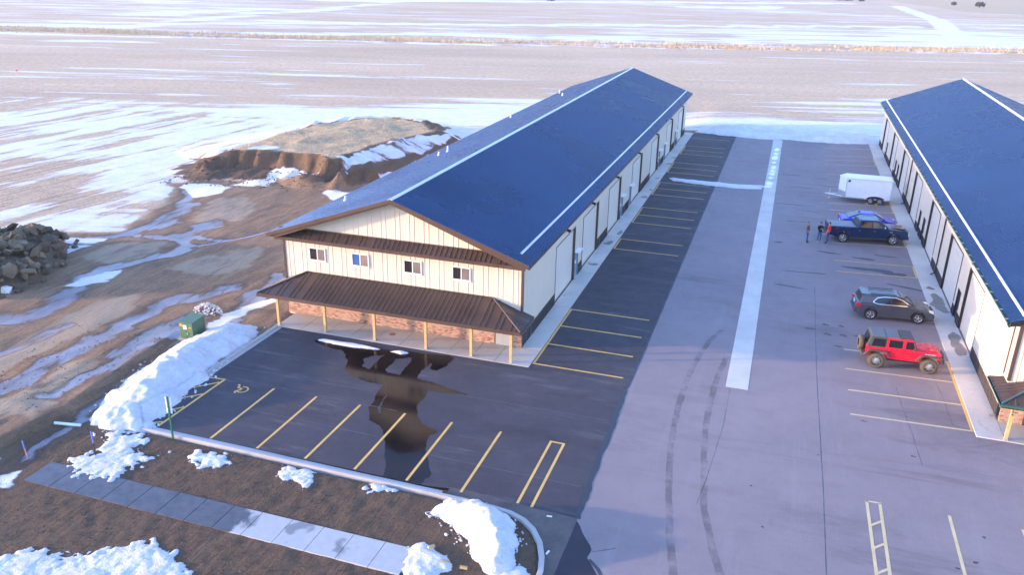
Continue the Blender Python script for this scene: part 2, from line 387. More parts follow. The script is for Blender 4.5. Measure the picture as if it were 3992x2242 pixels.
def ground_mat():
    t = NT('open_ground'); p = t.pos(); x, y, z = t.xyz(p)
    A = t.sep(t.attr('mA').outputs['Color']); B = t.sep(t.attr('mB').outputs['Color'])
    snow, mud, dry = A[0], A[1], A[2]; wet, grass, near = B[0], B[1], B[2]
    # --- stubble field
    pr = t.mapping(p, (1, 1, 1), (0, 0, math.radians(-17.5)))      # x runs along the far rows
    pn = t.mapping(p, (1, 1, 1), (0, 0, math.radians(-84)))        # x runs along the near rows
    n1 = t.noise(.03, 4, .6, t.mapping(pr, (.35, 1.6, 1))); n2 = t.noise(.9, 5, .7); n3 = t.noise(5, 4, .75)
    row = t.noise(1.3, 3, .6, t.mapping(pn, (.12, 1.4, 1)))
    fc = t.mix(t.lin(n1, .35, .65), (.51, .365, .23), (.72, .54, .345))
    nm = t.noise(2.4, 6, .8, t.mapping(pr, (.6, 1.5, 1)))
    fc = t.mix(t.lin(n2, .42, .66, 0, .6), fc, (.29, .20, .135)); fc = t.mix(t.lin(nm, .48, .62, 0, .65), fc, (.26, .18, .125)); fc = t.mix(t.lin(n3, .47, .62, 0, .8), fc, (.80, .60, .38))
    fc = t.mix(t.math('MULTIPLY', near, t.lin(row, .48, .66, 0, .6)), fc, (.24, .18, .135))
    # --- mud
    m1 = t.noise(.25, 5, .6); m2 = t.noise(4.5, 7, .75); m3 = t.noise(16, 5, .75)
    md = t.noise(.8, 6, .68, t.mapping(p, (2.0, .28, 1), (0, 0, .12)))
    mc = t.mix(t.lin(m1, .3, .7), (.195, .118, .068), (.29, .185, .105))
    rut = t.noise(2.6, 6, .7, t.mapping(p, (2.6, .22, 1), (0, 0, .10)), .3)
    mc = t.mix(t.lin(rut, .46, .64, 0, .45), mc, (.10, .063, .045))
    mc = t.mix(t.lin(md, .42, .68, 0, .55), mc, (.39, .265, .155)); mc = t.mix(t.lin(m2, .50, .70, 0, .65), mc, (.065, .041, .028))
    mc = t.mix(t.lin(m3, .52, .72, 0, .65), mc, (.38, .26, .155))
    mc = t.mix(t.step(t.noise(22, 2, .5), .70, .75), mc, (.6, .55, .48))
    soil = t.attr('soil').outputs['Fac']
    mc = t.mix(t.math('MULTIPLY', soil, .68), mc, t.mix(t.lin(m3, .35, .7), (.028, .018, .014), (.115, .072, .045)))
    dn = t.math('ADD', dry, t.math('MULTIPLY', t.math('SUBTRACT', md, .5), .9))
    mc = t.mix(t.math('MULTIPLY', t.step(dn, .3, .7), t.lin(m2, .25, .6, .55, 1)), mc, (.36, .285, .195))
    # --- dry grass
    g1 = t.noise(1.5, 5, .7); gc = t.mix(t.lin(g1, .3, .7), (.36, .26, .145), (.62, .47, .275))
    c = t.mix(mud, fc, mc)
    gn = t.math('ADD', grass, t.math('MULTIPLY', t.math('SUBTRACT', g1, .5), .6))
    c = t.mix(t.step(gn, .35, .65), c, gc)
    # --- frozen melt water
    wn_ = t.math('ADD', wet, t.math('MULTIPLY', t.math('SUBTRACT', t.noise(.6, 8, .72, t.mapping(p, (1.8, .5, 1), (0, 0, .15)), .5), .5), 1.9))
    w = t.math('MULTIPLY', t.step(wn_, .52, .86), .78)
    ic = t.mix(t.lin(m1, .35, .65), (.17, .17, .20), (.31, .32, .38))
    damp = t.step(wn_, .12, .5)
    c = t.mix(t.math('MULTIPLY', damp, t.math('MULTIPLY', mud, .45)), c, (.075, .052, .045))
    c = t.mix(w, c, ic)
    # --- snow cover: patches drawn out along the rows
    s1 = t.noise(.028, 8, .66, t.mapping(pr, (.30, 2.4, 1)), .3); s2 = t.noise(.11, 8, .70, t.mapping(pr, (.16, 2.2, 1)), .4)
    s3 = t.noise(.16, 8, .68, t.mapping(pn, (.22, 2.0, 1)), .4)
    far = t.math('ADD', t.math('MULTIPLY', s1, .42), t.math('MULTIPLY', s2, .58))
    nr = t.math('ADD', t.math('MULTIPLY', s1, .30), t.math('MULTIPLY', s3, .70))
    sn = t.math('ADD', t.math('MULTIPLY', far, t.math('SUBTRACT', 1, near)), t.math('MULTIPLY', nr, near))
    sn = t.lin(sn, .405, .595)
    sm = t.math('ADD', t.math('SUBTRACT', snow, sn), t.math('MULTIPLY', t.math('SUBTRACT', t.noise(1.3, 8, .8), .5), .30))
    sm = t.math('ADD', t.math('MULTIPLY', t.step(sm, -.06, .10), .75), t.math('MULTIPLY', t.step(sm, -.16, .25), .25))
    sm = t.math('MULTIPLY', sm, t.math('GREATER_THAN', snow, .015))
    sc = t.mix(t.lin(t.noise(.5, 5, .65), .35, .7), (.70, .71, .74), (.84, .84, .855))
    sc = t.mix(t.lin(n3, .62, .75, 0, .35), sc, (.42, .36, .30))
    c = t.mix(sm, c, sc)
    rough = t.mix(w, (.9, .9, .9), (.28, .28, .28)); rough = t.mix(sm, rough, (.8, .8, .8))
    h = t.math('ADD', t.math('MULTIPLY', m2, .5), t.math('MULTIPLY', m3, .5)); h = t.math('ADD', h, t.math('MULTIPLY', rut, t.math('MULTIPLY', mud, 1.0)))
    h = t.math('ADD', h, t.math('MULTIPLY', t.math('SUBTRACT', 1, mud), t.math('MULTIPLY', n3, 1.4))); h = t.math('ADD', h, t.math('MULTIPLY', sm, .5)); h = t.math('MULTIPLY', h, t.math('SUBTRACT', 1, t.math('MULTIPLY', w, .9)))
    t.bump(h, 1.0, .12)
    return t.out(c, rough, 0, .35)
M['ground'] = ground_mat()
# ------------------------------------------------------------------ ground sheet
def axis(*spans):
    a = []
    for lo, hi, st in spans: a += list(np.arange(lo, hi-1e-6, st))
    return a
def grow(start, stop, st, k=1.06):
    a = []; v = start; s = 1 if stop > start else -1
    while (stop-v)*s > 0:
        v += st*s; st *= k; a.append(v)
    return a
gx = sorted(grow(-62, -3600, .5, 1.055)) + axis((-62, -24, .34), (-24, 9, .15), (9, 62, 1.2)) + [62] + grow(62, 3600, 1.2, 1.06)
gy = sorted(grow(-28, -420, .6, 1.10)) + axis((-28, -13, .15), (-13, 62, .33)) + [62] + grow(62, 6000, .4, 1.035)
GX, GY = np.meshgrid(np.array(gx), np.array(gy)); gsh = GX.shape; X = GX.ravel(); Y = GY.ravel()

LOT = [(-15.55, 76), (-15.55, .2), (-15.05, -2.3), (-15.05, -13.9), (-14.0, -14.95), (4.4, -15.15), (5.15, -15.5), (5.7, -16), (6.2, -16.75), (6.55, -17.6), (6.7, -18.4), (6.9, -60), (75, -60), (75, 76)]
YARD = [(-70, 4), (-47, 6.7), (-41, 7.9), (-37.8, 10.1), (-39.3, 14.8), (-40.5, 18.3), (-44.8, 24.3), (-40.8, 27.5), (-35.6, 29), (-29.4, 30), (-26.5, 36), (-25.5, 48), (-22, 60), (-19.5, 74), (-15, 80), (-15, -16), (-21, -16), (-80, -16)]
HFOOT = [(-47.5, 24.0), (-45, 24.6), (-42.9, 26.4), (-40.8, 26.8), (-37.6, 28.6), (-35.6, 28.5), (-32.5, 29.2), (-29.6, 30.5), (-28.2, 29.5), (-27.2, 28.2)]
HBACK = [(-27.0, 28.2), (-26.6, 36), (-26.6, 48), (-29, 55), (-36, 58), (-43, 52), (-47.5, 40), (-48.5, 30), (-47.5, 24.0)]
HILL = HFOOT + HBACK[1:-1]
LEDGE = [(-19.2, -30), (-18.9, -18.5), (-18.5, -17.2), (-18.4, -15), (-18.9, -11.9), (-19.1, -9), (-19.4, -6.5), (-20.5, -3)]
STREAMS = [([(-31.9, 15.5), (-32.7, 12.7), (-29.9, 6.1), (-31.5, 3.8), (-31.4, -1), (-29.8, -3.5), (-30.1, -5.6), (-34, -8.5)], 1.3),
           ([(-42.2, 24), (-37.4, 17), (-35.6, 13.7), (-36.7, 9.6), (-38.6, 7.4), (-38.1, 4.1), (-40, 1)], 1.5),
           ([(-36.5, 9.4), (-33, 9.6), (-29.8, 9.2), (-28, 12), (-25, 18), (-22, 24)], .7),
           ([(-33, 10.4), (-31, 11.5), (-28.5, 11.8)], 1.0),
           ([(-21, 3), (-23.6, -1.5), (-23.2, -3.9), (-23.1, -8.8), (-22.7, -13.3), (-23, -18)], 1.2),
           ([(-20.5, -2.5), (-21, -6), (-20.3, -10), (-20.2, -14)], .9),
           ([(-18.0, -8), (-17.9, -12), (-17.7, -15.5), (-18.0, -18), (-17.6, -19)], .75),
           ([(-27, -6), (-27.5, -10), (-29, -16)], .8), ([(-20, 6), (-18.8, 1.5), (-18.6, -3)], .8),
           ([(-20, 16), (-19.5, 24), (-21, 30)], .6)]
DRY = [[(-35.6, 3.1), (-35.3, 5.5), (-34.3, 8), (-32.5, 8.2), (-31.2, 5.6), (-32.3, 2.8), (-34, 1.6)],
       [(-36.5, 18.8), (-35.7, 21.4), (-33.7, 23), (-30.2, 17.8), (-32.5, 15.6), (-33.7, 13.8)],
       [(-27.4, 3.1), (-26.7, 6.6), (-24.8, 9.9), (-22.4, 6.4), (-24.4, 3.6)],
       [(-28, -3), (-26, 0), (-24.5, -4), (-25, -12), (-26.5, -16), (-28, -10)], [(-21.8, -8), (-20.6, -12), (-19.6, -15), (-20.5, -18), (-21.8, -16)],
       [(-22, 8), (-20.5, 12), (-21.5, 18), (-24, 14)]]
ROADS = [([(83.6, 277), (68, 304), (79, 442), (78, 630)], 5, .95), ([(-232, 180), (-200, 190), (-214, 287), (-210, 330), (-225, 463), (-236, 456)], 5, 1),
         ([(-240, 200), (-195, 218), (-177, 233), (-146, 252), (-94, 282), (-47, 308), (2, 334), (37, 358), (60, 370)], 5.5, .95),
         ([(-149, 192), (-93, 221), (-73, 220), (-34, 236), (5, 249), (35, 261), (83, 275), (160, 300)], 6, 1),
         ([(-260, 440), (-169, 510), (-80, 577), (-9, 623), (39, 670)], 14, 1), ([(-241, 245), (-239, 324), (-221, 321)], 7, .9),
         ([(-51, 506), (-6, 546)], 12, 1), ([(-224, 183), (-206, 192)], 6, .9),
         ([(-230, 150), (-191, 156), (-137, 175), (-94, 185), (-65, 194.5), (6, 218), (30, 230), (77, 247), (160, 275)], 2.2, .9)]
CTRL = np.array([(-322,252,.3),(-286,284,.6),(-246,319,.6),(-202,357,.2),(-153,400,.05),(-98,448,.15),(-36,503,.45),(34,564,.1),(144,661,.05),(-257,195,.5),(-226,218,.45),(-192,243,.35),(-155,270,.2),(-115,299,.2),(-71,332,.3),(-24,367,.3),(29,406,.2),(78,441,.5),(124,475,.1),(-197,141,.3),(-171,157,.5),(-143,174,.2),(-114,192,.3),(-82,212,.35),(-49,232,.5),(-13,255,.6),(26,279,.8),(67,304,.8),(-158,106,.05),(-136,118,.05),(-113,131,.05),(-88,145,.05),(-54,164,.05),(-7,190,.05),(34,213,.05),(72,234,.05),(-139,89,.12),(-98,111,.1),(-53,134,.1),(-4,160,.05),(41,184,.06),(-124,76,.15),(-106,85,.2),(-87,95,.2),(-67,105,.1),(-46,115,.12),(-24,126,.1),(-2,137,.1),(22,149,.15),(55,166,.1),(-112,64,.2),(-95,73,.35),(-77,81,.3),(-59,90,.25),(-40,99,.3),(-30,104,.45),(-4,117,.15),(14,126,.12),(25,131,.2),(-101,55,.4),(-86,63,.6),(-69,70,.55),(-53,78,.4),(-41,84,.6),(-29,89,.85),(1,104,.4),(14,110,.4),(27,116,.6),(-92,47,.6),(-78,54,.75),(-63,61,.75),(-47,68,.9),(-36,73,1),(-28,77,1),(3,91,.6),(14,96,.5),(26,102,.7),(-82,38,.85),(-69,44,.9),(-55,51,.9),(-31,61,1),(4,77,1),(14,82,1),(25,86,1),(-72,29,.85),(-60,35,.95),(-52,38,.95),(-66,23,.6),(-58,27,.5),(-51,30,.9),(-60,18,.25),(-55,20,.2),(-49,23,.85),(-46,24,.9),(-55,14,.1),(-52,15,.3),(-48,16,.8),(-43,18,.95),(-51,10,.5),(-46,12,.9),(-41,14,.9)])

s_lot = sdf(X, Y, LOT); s_yard = sdf(X, Y, YARD)
PLAT = [(-45.2, 30), (-44.2, 29.6), (-42, 31.4), (-38.6, 32.4), (-35.4, 32.6), (-32.6, 32.6), (-30.6, 31.8), (-29.9, 32.6), (-29.6, 39.8), (-27.9, 45.3), (-26.8, 50), (-31, 55), (-37, 56), (-41, 52), (-44, 43), (-46, 36)]
def hill_h(x, y):
    # flat-topped stockpile with a fresh cut in front; returns height, on-hill flag, depth behind the rim
    nz = fbm(x*.45, y*.45, 4, 5)-.5; gul = fbm(x*1.5, y*.5, 4, 15)-.5; s_ = sdf(x, y, PLAT)+1.6*nz*(np.abs(y-31) < 4)+1.7*gul*(y < 35)+.5*gul*(y >= 35); d = np.maximum(-s_, 0)
    wr = 4.0+1.6*sstep(31, 36, y); wl = 4.3+7*sstep(32.5, 40, y); w = np.where(x > -31, np.where(x > -30, wr, wr+(wl-wr)*(-30-x)), wl)
    u = d/w; cut = .74*(1-sstep(0, .30, u))+.26*(1-sstep(.12, 1, u)); soft = 1-sstep(0, 1, u)
    fr = np.where(y > 36, 0, 1)*sstep(36, 33, y)*(x < -29.5); prof = cut*fr+soft*(1-fr)
    top = 2.25*(.40+.60*sstep(-46, -42.3, x))*(1+.22*nz)+.25*sstep(2, 9, s_)
    h = top*prof*(1+.35*gul*(u > 0)*(u < .9)); face = (s_ < .15) & (h > .06) & ((y < 34.5) | (x > -31)); ins = (s_ > 0) | face
    return np.where(h > .01, h, 0), ins, s_
hh, hin, hdF = hill_h(X, Y)
fine = (X > -62) & (X < 62) & (Y > -28) & (Y < 70)
Z = .05*(fbm(X*.35, Y*.35, 4, 1)-.5) + np.where(fine, .05*(fbm(X*2.1, Y*2.1, 3, 2)-.5), 0)
verge = sstep(-14.9, -15.5, Y)*sstep(7.0, 6.2, X)
Z += verge*(.06 + np.where(fine, .07*(fbm(X*2.6, Y*2.6, 4, 3)-.5)+.04*(fbm(X*.7, Y*.7, 3, 33)-.5), 0))
yardw = sstep(-.5, 2, s_yard)
Z += yardw*(.22*(fbm(X*.22, Y*.09, 4, 4)-.5) + .07*(fbm(X*1.1, Y*.25, 3, 14)-.5))
# ledge of the bermed yard edge
def side_of(x, y, pts):
    """signed: negative x side (left) positive"""
    xs = np.interp(y, [p[1] for p in pts], [p[0] for p in pts]); return xs-x
sd = side_of(X, Y, LEDGE) + .35*(fbm(X*1.2, Y*1.2, 3, 6)-.5)
lfade = sstep(-4, -8, Y)*sstep(9, 3, sd)
Z += np.where(sd > 0, 1, 0)*sstep(0, .35, sd)*.34*lfade
Z += hh
# spoil heap at the foot of the cut
Z += 1.0*np.exp(-(((X+32.3)/2.5)**2+((Y-28.8)/1.1)**2))*(1+1.1*(fbm(X*1.6, Y*1.6, 4, 8)-.5)) + .35*np.exp(-(((X+36.8)/1.4)**2+((Y-27.6)/.8)**2)) + 1.3*np.exp(-(((X+28.4)/.6)**2+((Y-29.4)/1.2)**2))
# gentle relief far out, low hills to the right
rr = np.hypot(X, Y)
Z += sstep(120, 420, rr)*1.0*(fbm(X*.006, Y*.006, 3, 9)-.5) + sstep(560, 1100, Y)*sstep(20, 160, X)*7 + sstep(900, 4000, rr)*10*fbm(X*.002, Y*.002, 3, 10)
DITCH = [(-330, 130), (-224, 165), (-193, 173), (-142, 182), (-98, 194), (-67, 202.5), (-30, 213), (5.6, 226), (30.6, 237), (79.5, 257), (240, 315)]
dd = seg_dist(X, Y, DITCH); Z -= .5*np.exp(-(dd/4)**2)
for pts, wd in STREAMS: Z -= .07*np.exp(-(seg_dist(X, Y, pts)/wd)**2)
inlot = sstep(-.35, .05, s_lot)
Z = Z*(1-inlot) - .12*inlot
# berm behind the lots
Z += np.where(Y > 75.5, .35*sstep(75.5, 78, Y)*sstep(110, 84, Y)*(sstep(-2, 3, X)*sstep(30, 26, X)), 0)

# ---- cover masks
WX = X+3.0*(fbm(X*.22, Y*.22, 4, 61)-.5)+1.0*(fbm(X*.9, Y*.9, 3, 63)-.5); WY = Y+5.0*(fbm(X*.2, Y*.16, 4, 62)-.5)+1.2*(fbm(X*.9, Y*.9, 3, 64)-.5)      # ragged borders
snow = np.zeros_like(X)
tX = np.arctan2(X-13, Y+42); tR = np.log(np.hypot(X-13, Y+42)+1)
cX = np.arctan2(CTRL[:, 0]-13, CTRL[:, 1]+42); cR = np.log(np.hypot(CTRL[:, 0]-13, CTRL[:, 1]+42)+1)
num = np.zeros_like(X); den = np.zeros_like(X)
for a, b, v in zip(cX, cR, CTRL[:, 2]):
    w = 1/(((tX-a)/.13)**2+((tR-b)/.10)**2+.05)**2; num += w*v; den += w
snow = num/den
snow = np.clip(snow*.80+.50*(fbm(X*.06, Y*.06, 3, 71)-.5)*sstep(.08, .3, snow), .0, .88)
snow = np.where(np.hypot(X-13, Y+42) > 900, snow*.6+.1, snow)
for pts, wd, v in ROADS: snow = np.maximum(snow, v*sstep(wd*1.25, wd*.6, seg_dist(X, Y, pts)))
tan_ = sstep(0, 30, sdf(X, Y, [(69, 705), (85, 650), (93, 570), (136, 530), (420, 620), (700, 1600), (60, 1600)]))
snow *= 1-.93*tan_
grass = np.maximum(tan_*.9, np.where(hin, sstep(.0, .9, hdF), 0)*.95)
snow = np.where(hin, 0, snow)
mud = np.maximum(sstep(-.3, .8, s_yard+1.2*(fbm(X*.5, Y*.5, 3, 11)-.5)), np.where(Y < -14.8, 1, 0))
mud = np.maximum(mud, np.where(hin, 1-sstep(.2, 1.4, hdF), 0))
mud = np.maximum(mud, inlot)
snow = snow*(1-mud*(1-np.where(hin, 0, 0)))
HS = [[(-30.4, 32.6), (-29.9, 37.5), (-28.9, 43), (-27, 48), (-24.3, 52), (-25.2, 44), (-26.6, 39), (-27.9, 34), (-28.4, 30.6), (-29.4, 31)], [(-36.9, 29.0), (-37.1, 31.2), (-34.9, 31.6), (-33, 31.2), (-30.8, 31.8), (-30.9, 30.9), (-33.4, 30.2), (-34.8, 29.0), (-35.3, 27.3), (-37.2, 27.2)],
      [(-41.3, 32.8), (-40.8, 34.8), (-38.4, 35.0), (-38.6, 33.2), (-40, 32.6)], [(-26.3, 33), (-25.7, 39), (-24.9, 46), (-24.2, 46), (-25, 39), (-25.7, 33)],
      [(-43.5, 25.0), (-41.5, 26), (-38.5, 25.2), (-37.6, 22.7), (-38.9, 20.6), (-40.8, 22), (-42.9, 23.4)], [(-37.8, 27.8), (-36.2, 27.6), (-36.4, 26.6), (-38.6, 26.3)],
      [(-27, 50), (-25, 60), (-22, 70), (-20, 73), (-21.5, 64), (-24, 52)], [(-19.3, -3.9), (-19.2, -1), (-18.3, 1.5), (-17.6, 2.8), (-17.4, 1.2), (-18.3, -2), (-18.6, -3.9)],
      [(-40.5, 7.0), (-37.4, 8.2), (-36.6, 6.2), (-37.5, 3.6), (-39.3, 3.6)], [(-31.5, 1.8), (-30.6, 2.6), (-30.2, .2), (-31, -1.6), (-32.4, -2)], [(-30.7, .1), (-29.9, .5), (-29.8, -.5)],
      [(-28.6, 27.2), (-26.8, 27.6), (-25.6, 24.5), (-26.4, 24.3)], [(-22.6, 12), (-21.8, 14.4), (-20.6, 17.5), (-20.9, 14.2), (-21.9, 11.5)]]
for q in HS: snow = np.maximum(snow, .80*sstep(-.45, .5, sdf(X*.75+WX*.25, Y*.85+WY*.15, q)))
for q in ([(-17.2, -20.3), (-16.2, -19.2), (-16.0, -20), (-15.85, -20.5), (-16.4, -20.6)], [(-18.8, -19.6), (-18.2, -18.9), (-17.9, -19.8), (-18.3, -20.4)]): snow = np.maximum(snow, .72*sstep(-.3, .4, sdf(X+.9*(fbm(X*1.6, Y*1.6, 3, 81)-.5), Y+.9*(fbm(X*1.6, Y*1.6, 3, 82)-.5), q)))
wet = np.zeros_like(X)
for pts, wd in STREAMS: wet = np.maximum(wet, sstep(wd*1.25, wd*.2, seg_dist(WX, WY, pts))*.92)
wet = np.maximum(wet, np.where((X < -24) & (X > -40) & (Y > -3) & (Y < 22), .18, 0))*np.where(hin, 0, 1)*(s_lot < 0)
wet *= np.where(Y < -19.5, 0, 1)
dry = np.zeros_like(X)
for q in DRY: dry = np.maximum(dry, sstep(-1.0, 1.1, sdf(WX, WY, q)))
near = sstep(-36, -48, X)*sstep(75, 45, Y)
wet *= 1-(snow > .6)
def smooth_attr(me, name, r, g, b):
    a = me.color_attributes.new(name, 'FLOAT_COLOR', 'POINT'); d = np.ones((len(r), 4), np.float32); d[:, 0] = r; d[:, 1] = g; d[:, 2] = b
    a.data.foreach_set('color', d.ravel())
def grid_mesh(name, x, y, z, sh, keep=None):
    ny, nx = sh; i = np.arange(ny*nx).reshape(sh)
    q = np.stack([i[:-1, :-1], i[:-1, 1:], i[1:, 1:], i[1:, :-1]], -1).reshape(-1, 4)
    if keep is not None:
        kf = keep[q].any(1); q = q[kf]; used = np.zeros(ny*nx, bool); used[q.ravel()] = True
        rm = np.cumsum(used)-1; q = rm[q]; x, y, z = x[used], y[used], z[used]
    me = bpy.data.meshes.new(name); me.vertices.add(len(x)); co = np.stack([x, y, z], 1).astype(np.float32); me.vertices.foreach_set('co', co.ravel())
    n = len(q); me.loops.add(n*4); me.loops.foreach_set('vertex_index', q.ravel().astype(np.int32)); me.polygons.add(n)
    me.polygons.foreach_set('loop_start', np.arange(0, n*4, 4, dtype=np.int32)); me.polygons.foreach_set('loop_total', np.full(n, 4, np.int32))
    me.polygons.foreach_set('use_smooth', np.ones(n, bool)); me.update(calc_edges=True); me.validate(); return me
gm = grid_mesh('ground', X, Y, Z, gsh)
smooth_attr(gm, 'mA', snow, mud, dry); smooth_attr(gm, 'mB', wet, grass, near)
sa_ = gm.attributes.new('soil', 'FLOAT', 'POINT'); sa_.data.foreach_set('value', (np.maximum(sstep(-14.6, -15.4, Y)*sstep(-20, -17.5, X), np.where(hin, 1-sstep(-.2, .5, hdF), 0)*.85)).astype(np.float32))
ground = tag(link('ground', gm, None, M['ground']), kind='structure')
def ground_z(x, y):
    """height of the ground sheet at points (nearest grid sample)"""
    x = np.atleast_1d(np.asarray(x, float)); y = np.atleast_1d(np.asarray(y, float))
    ix = np.clip(np.searchsorted(gx, x), 1, len(gx)-1); iy = np.clip(np.searchsorted(gy, y), 1, len(gy)-1)
    ix -= (x-np.array(gx)[ix-1] < np.array(gx)[ix]-x); iy -= (y-np.array(gy)[iy-1] < np.array(gy)[iy]-y)
    return Z.reshape(gsh)[iy, ix]

# ------------------------------------------------------------------ paving
lot_old = poly_sheet('parking_lot', [(6.0, 74.8), (25.6, 76), (75, 76), (75, -70), (6.9, -70), (6.95, -14.45), (6.0, -14.3)], 0.0, M['asphalt_old'], kind='structure')
lot_new = poly_sheet('new_parking_lot', [(0.4, 74.2), (6.95, 73.9), (6.9, 3), (6.84, -2.8), (6.72, -3.4), (6.84, -7.4), (6.9, -10), (7.02, -12.6), (7.03, -14.5), (5.3, -14.56), (4.2, -14.40), (1.9, -14.36), (.4, -14.58), (-13.7, -14.58), (-14.4, -14.3), (-14.72, -13.6), (-14.72, -2.2), (0.4, -2.2)], 0.006, M['asphalt_new'], kind='structure')
# sealed joint between the two surfaces
def ribbon(name, pts, w, z, mat, parent, jag=0, seed=1, **tg):
    r = random.Random(seed); out = []
    P = []
    for (a, b) in zip(pts[:-1], pts[1:]):
        L = math.dist(a, b); n = max(1, int(L/.35)) if jag else 1
        for k in range(n): P.append((a[0]+(b[0]-a[0])*k/n, a[1]+(b[1]-a[1])*k/n))
    P.append(pts[-1]); left = []; right = []
    for i, p in enumerate(P):
        a = P[max(0, i-1)]; b = P[min(len(P)-1, i+1)]; dx, dy = b[0]-a[0], b[1]-a[1]; L = math.hypot(dx, dy) or 1
        nx, ny = -dy/L, dx/L; ww = w/2
        left.append((p[0]+nx*(ww+r.uniform(-jag, jag)), p[1]+ny*(ww+r.uniform(-jag, jag)))); right.append((p[0]-nx*(ww+r.uniform(-jag, jag)), p[1]-ny*(ww+r.uniform(-jag, jag))))
    mb = MB(); n = len(P)
    mb.add([(x, y, z) for x, y in left]+[(x, y, z) for x, y in right], [(i, n+i, n+i+1, i+1) for i in range(n-1)])
    return mb.build(name, mat, parent, **tg)
ribbon('sealed_joint', [(6.92, 73.8), (6.9, 13), (6.89, 2.8), (6.83, -2.7)], .07, .010, M['asphalt_edge'], lot_new, .015)
ribbon('sealed_joint', [(6.76, -3.0), (6.80, -5), (6.88, -7.4), (6.9, -10), (6.98, -12.4), (7.05, -14.6)], .24, .010, M['asphalt_edge'], lot_new, .05, 3)

def line(lot, p, q, w, z, mat): return ribbon('parking_line', [p, q], w, z, mat, lot)
ZN, ZO = .010, .004
LW = .10
for k in range(4): line(lot_new, (1.24, -1.70+2.822*k), (6.38, -1.70+2.822*k), .13, ZN, M['yellow'])
line(lot_new, (1.27, -1.77), (1.27, 6.83), .13, ZN+.001, M['yellow'])
for grp in ((20.30, 23.03), (28.14, 30.82, 33.49), (38.59, 41.27, 43.95), (48.96, 51.6, 54.29), (59.48, 62.1, 64.87)):
    for yy in grp: line(lot_new, (1.26, yy), (6.38, yy), .11, ZN, M['yellow'])
    line(lot_new, (1.29, grp[0]-.05), (1.29, grp[-1]+.05), .11, ZN+.001, M['yellow'])
line(lot_new, (1.26, 70.5), (6.38, 70.5), .11, ZN, M['yellow'])
for x in (-10.62, -8.10, -5.59, -3.10, -.59, 1.94): line(lot_new, (x, -9.28), (x, -14.52), .125, ZN, M['yellow'])
line(lot_new, (4.44, -9.28), (4.44, -14.45), .12, ZN, M['yellow']); line(lot_new, (5.07, -9.28), (5.07, -14.5), .12, ZN, M['yellow']); line(lot_new, (4.38, -9.32), (5.13, -9.32), .11, ZN+.001, M['yellow'])
line(lot_new, (-13.64, -9.3), (-13.64, -14.45), .12, ZN, M['yellow']); line(lot_new, (-14.66, -9.36), (-13.58, -9.32), .11, ZN+.001, M['yellow'])
for a, b in (((-14.6, -10.6), (-13.69, -9.66)), ((-14.6, -11.95), (-13.69, -11.04)), ((-14.6, -13.4), (-13.69, -12.5)), ((-14.5, -14.5), (-13.69, -14.03))): line(lot_new, a, b, .11, ZN+.001, M['yellow'])
def wheelchair():
    mb = MB(); cx, cy = -12.12, -9.93
    def W(u, v): return (cx+u, cy+v, ZN)      # symbol read from the stall's foot (towards +x)
    def seg(a, b, w):
        a = Vector(a); b = Vector(b); d = (b-a).normalized(); n = Vector((-d.y, d.x))*w/2
        mb.add([W(*(a+n)), W(*(b+n)), W(*(b-n)), W(*(a-n))], [(0, 1, 2, 3)])
    pts = [(.02+.30*math.cos(t), -.02+.30*math.sin(t)) for t in np.radians(np.arange(-120, 131, 14))]
    for a, b in zip(pts[:-1], pts[1:]): seg(a, b, .085)
    seg((-.34, .30), (-.34, .10), .10); seg((-.32, .10), (-.06, .06), .10); seg((-.06, .12), (-.06, -.14), .09); seg((-.08, -.12), (-.24, -.30), .10); seg((-.24, -.33), (-.10, -.46), .09)
    n = 12; mb.add([W(-.44+.075*math.cos(2*math.pi*i/n), .36+.075*math.sin(2*math.pi*i/n)) for i in range(n)], [tuple(range(n))])
    return mb.build('wheelchair_symbol', M['yellow'], lot_new)
wheelchair()
tilt = lambda yy: .22+.020*yy      # the stalls on this side are laid out a little askew
for yy in (70.5, 65.5, 63.0, 60.3, 55.0, 52.3, 49.6, 44.6, 41.95, 39.3): line(lot_old, (17.98, yy), (23.68, yy+tilt(yy)), .10, ZO, M['cream_line'])
for a, b in ((60.25, 65.55), (49.55, 55.05), (39.25, 44.65)): line(lot_old, (23.66, a+tilt(a)), (23.66, b+tilt(b)), .10, ZO+.001, M['yellow'])
for yy in (33.9, 31.2, 28.6): line(lot_old, (17.98, yy), (23.68, yy+tilt(yy)), .10, ZO, M['yellow'])
line(lot_old, (23.66, 29.3), (23.66, 34.8), .10, ZO+.001, M['yellow'])
for yy in (23.83, 21.15): line(lot_old, (18.0, yy), (23.68, yy+.55), .11, ZO, M['yellow'])
line(lot_old, (23.64, 21.65), (23.64, 24.43), .10, ZO+.001, M['yellow'])
for yy in (6.58, 3.86, 1.19, -1.58): line(lot_old, (18.0, yy), (23.66, yy+.28), .12, ZO, M['cream_line'])
line(lot_old, (23.63, -1.36), (23.63, 6.92), .13, ZO+.001, M['yellow'])
# ladder marking and single line on the near right
for a, b, w in (((18.31, -9.25), (18.40, -18), .13), ((18.83, -9.25), (18.84, -18), .13), ((18.26, -9.28), (18.90, -9.25), .10)): line(lot_old, a, b, w, ZO, M['cream_line'])
for y0 in (-11.0, -12.5, -14.05, -15.6): line(lot_old, (18.36, y0), (18.82, y0+.45), .11, ZO+.001, M['cream_line'])
line(lot_old, (21.5, -9.2), (21.5, -18), .13, ZO, M['cream_line'])
line(lot_old, (24.2, -9.2), (24.2, -18), .13, ZO, M['cream_line'])

